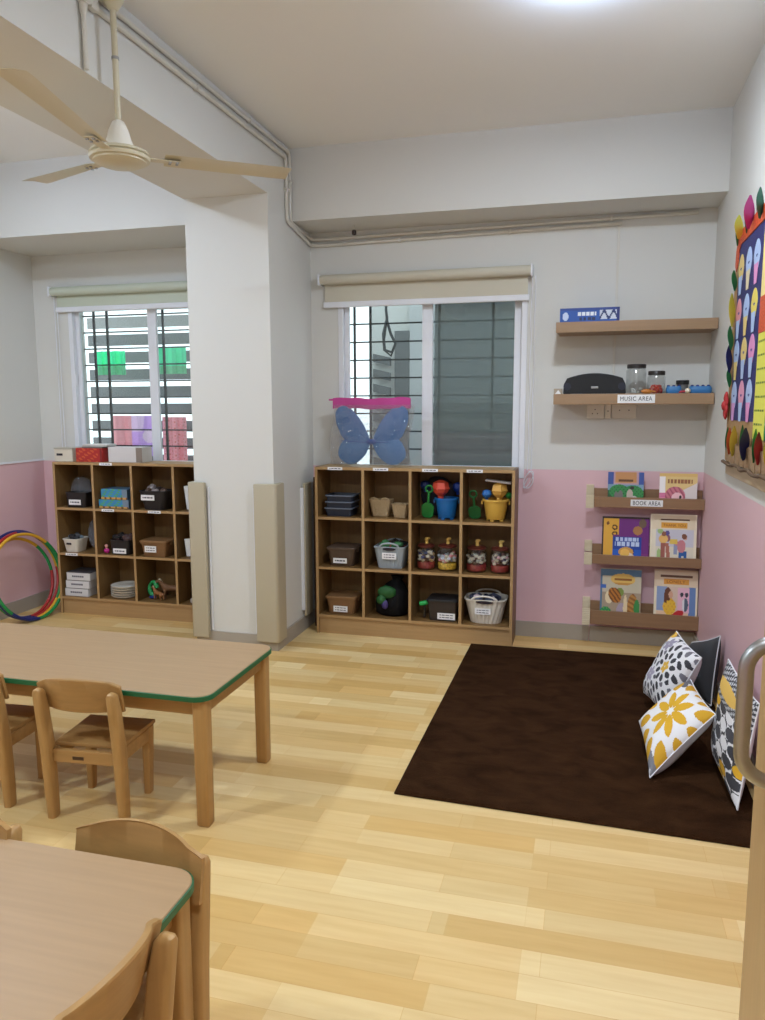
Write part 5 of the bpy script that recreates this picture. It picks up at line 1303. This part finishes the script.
mb = MB(); mb.tube([(0.045*math.cos(a)*0.8, 0.02*math.sin(a*0.5), 0.072+0.05*math.sin(a)) for a in [0.2+k*0.4 for k in range(13)]], [0.014+0.004*math.sin(k*0.9) for k in range(13)], mat('glossy_green', (40, 150, 84), 0.25), 10); mb.obj('body', t, smooth=True)
mb = MB(); mb.blob((0.0, 0, 0.013), 0.03, mat('navy_toy'), 2, 0.1, (1, .6, .4)); mb.obj('base', t, smooth=True)
# toy horses in the same cell: body, legs, neck and head in one skinned surface
def horse(label, x, y, z, rz, s_, colr):
    t = thing('toy_horse', label, 'toy', (x, y, z), R(rz))
    V = {'hip': (-0.045, 0, 0.072, .020), 'mid': (0, 0, 0.070, .019), 'sh': (0.042, 0, 0.076, .020), 'nk': (0.062, 0, 0.100, .013), 'hd': (0.076, 0, 0.122, .011), 'mz': (0.102, 0, 0.110, .0075)}
    names = list(V); vs = [Vector(V[n][:3]) for n in names]; rs = [V[n][3] for n in names]; ed = [(i, i+1) for i in range(5)]
    def chain(at, pts):
        p = names.index(at) if isinstance(at, str) else at
        for q in pts: vs.append(Vector(q[:3])); rs.append(q[3]); ed.append((p, len(vs)-1)); p = len(vs)-1
    for sy in (-1, 1):
        chain('hip', [(-0.046, sy*0.014, 0.050, .012), (-0.036, sy*0.015, 0.036, .008), (-0.050, sy*0.015, 0.022, .0055), (-0.047, sy*0.015, 0.004, .006)])
        chain('sh', [(0.044, sy*0.014, 0.048, .010), (0.046, sy*0.014, 0.028, .006), (0.044, sy*0.014, 0.004, .006)])
    chain('hip', [(-0.064, 0, 0.072, .007), (-0.074, 0, 0.045, .006), (-0.076, 0, 0.022, .003)])
    me = bpy.data.meshes.new('body'); me.from_pydata([v*s_ for v in vs], ed, []); me.update()
    o = bpy.data.objects.new('body', me); COL.objects.link(o); o.parent = t
    md = o.modifiers.new('skin', 'SKIN'); md.use_smooth_shade = True
    for i, sv in enumerate(me.skin_vertices[0].data): sv.radius = (rs[i]*s_, rs[i]*s_); sv.use_root = (i == 0)
    o.modifiers.new('sub', 'SUBSURF').levels = 1
    dg = bpy.context.evaluated_depsgraph_get(); dg.update(); m2 = bpy.data.meshes.new_from_object(o.evaluated_get(dg)); o.modifiers.clear(); o.data = m2
    m2.materials.clear(); m2.materials.append(mat('horse_%d' % colr[0], colr, 0.6))
    mb = MB()
    for k in range(5): mb.blob((0.050+0.006*k, 0, 0.092+0.009*k), 0.0075, mat('horse_mane', (206, 190, 160), 0.7), 1, 0.1)
    for v in mb.bm.verts: v.co *= s_
    mb.obj('mane', t, smooth=True)
horse('brown toy horse standing in the third cell of the left shelf bottom row', -2.85, 4.79, Z3, 200, 1.15, (120, 84, 54))
horse('chestnut toy horse in front of the green toy snake', -2.925, 4.73, Z3, 160, 0.75, (150, 100, 58))
heap('toy_jumble', 'pale scraps lying in the half hidden fourth cell of the bottom row', -2.64, 4.76, Z3, 0.05, 0.05, [(150, 130, 120), (190, 180, 170)], 6, 0.02, 44)

t = thing('dark_strip', 'dark brown upright strip filling the gap between the pillar and the middle shelf', 'board', (-1.745, 4.88, 0))
mb = MB(); mb.box(-0.028, 0.028, -0.06, 0.05, 0, 1.03, wood('dark_brown_strip', (74, 50, 32), 'Z', 0.1), 0.003); mb.obj('board', t)  # plain dark brown upright that fills the narrow gap
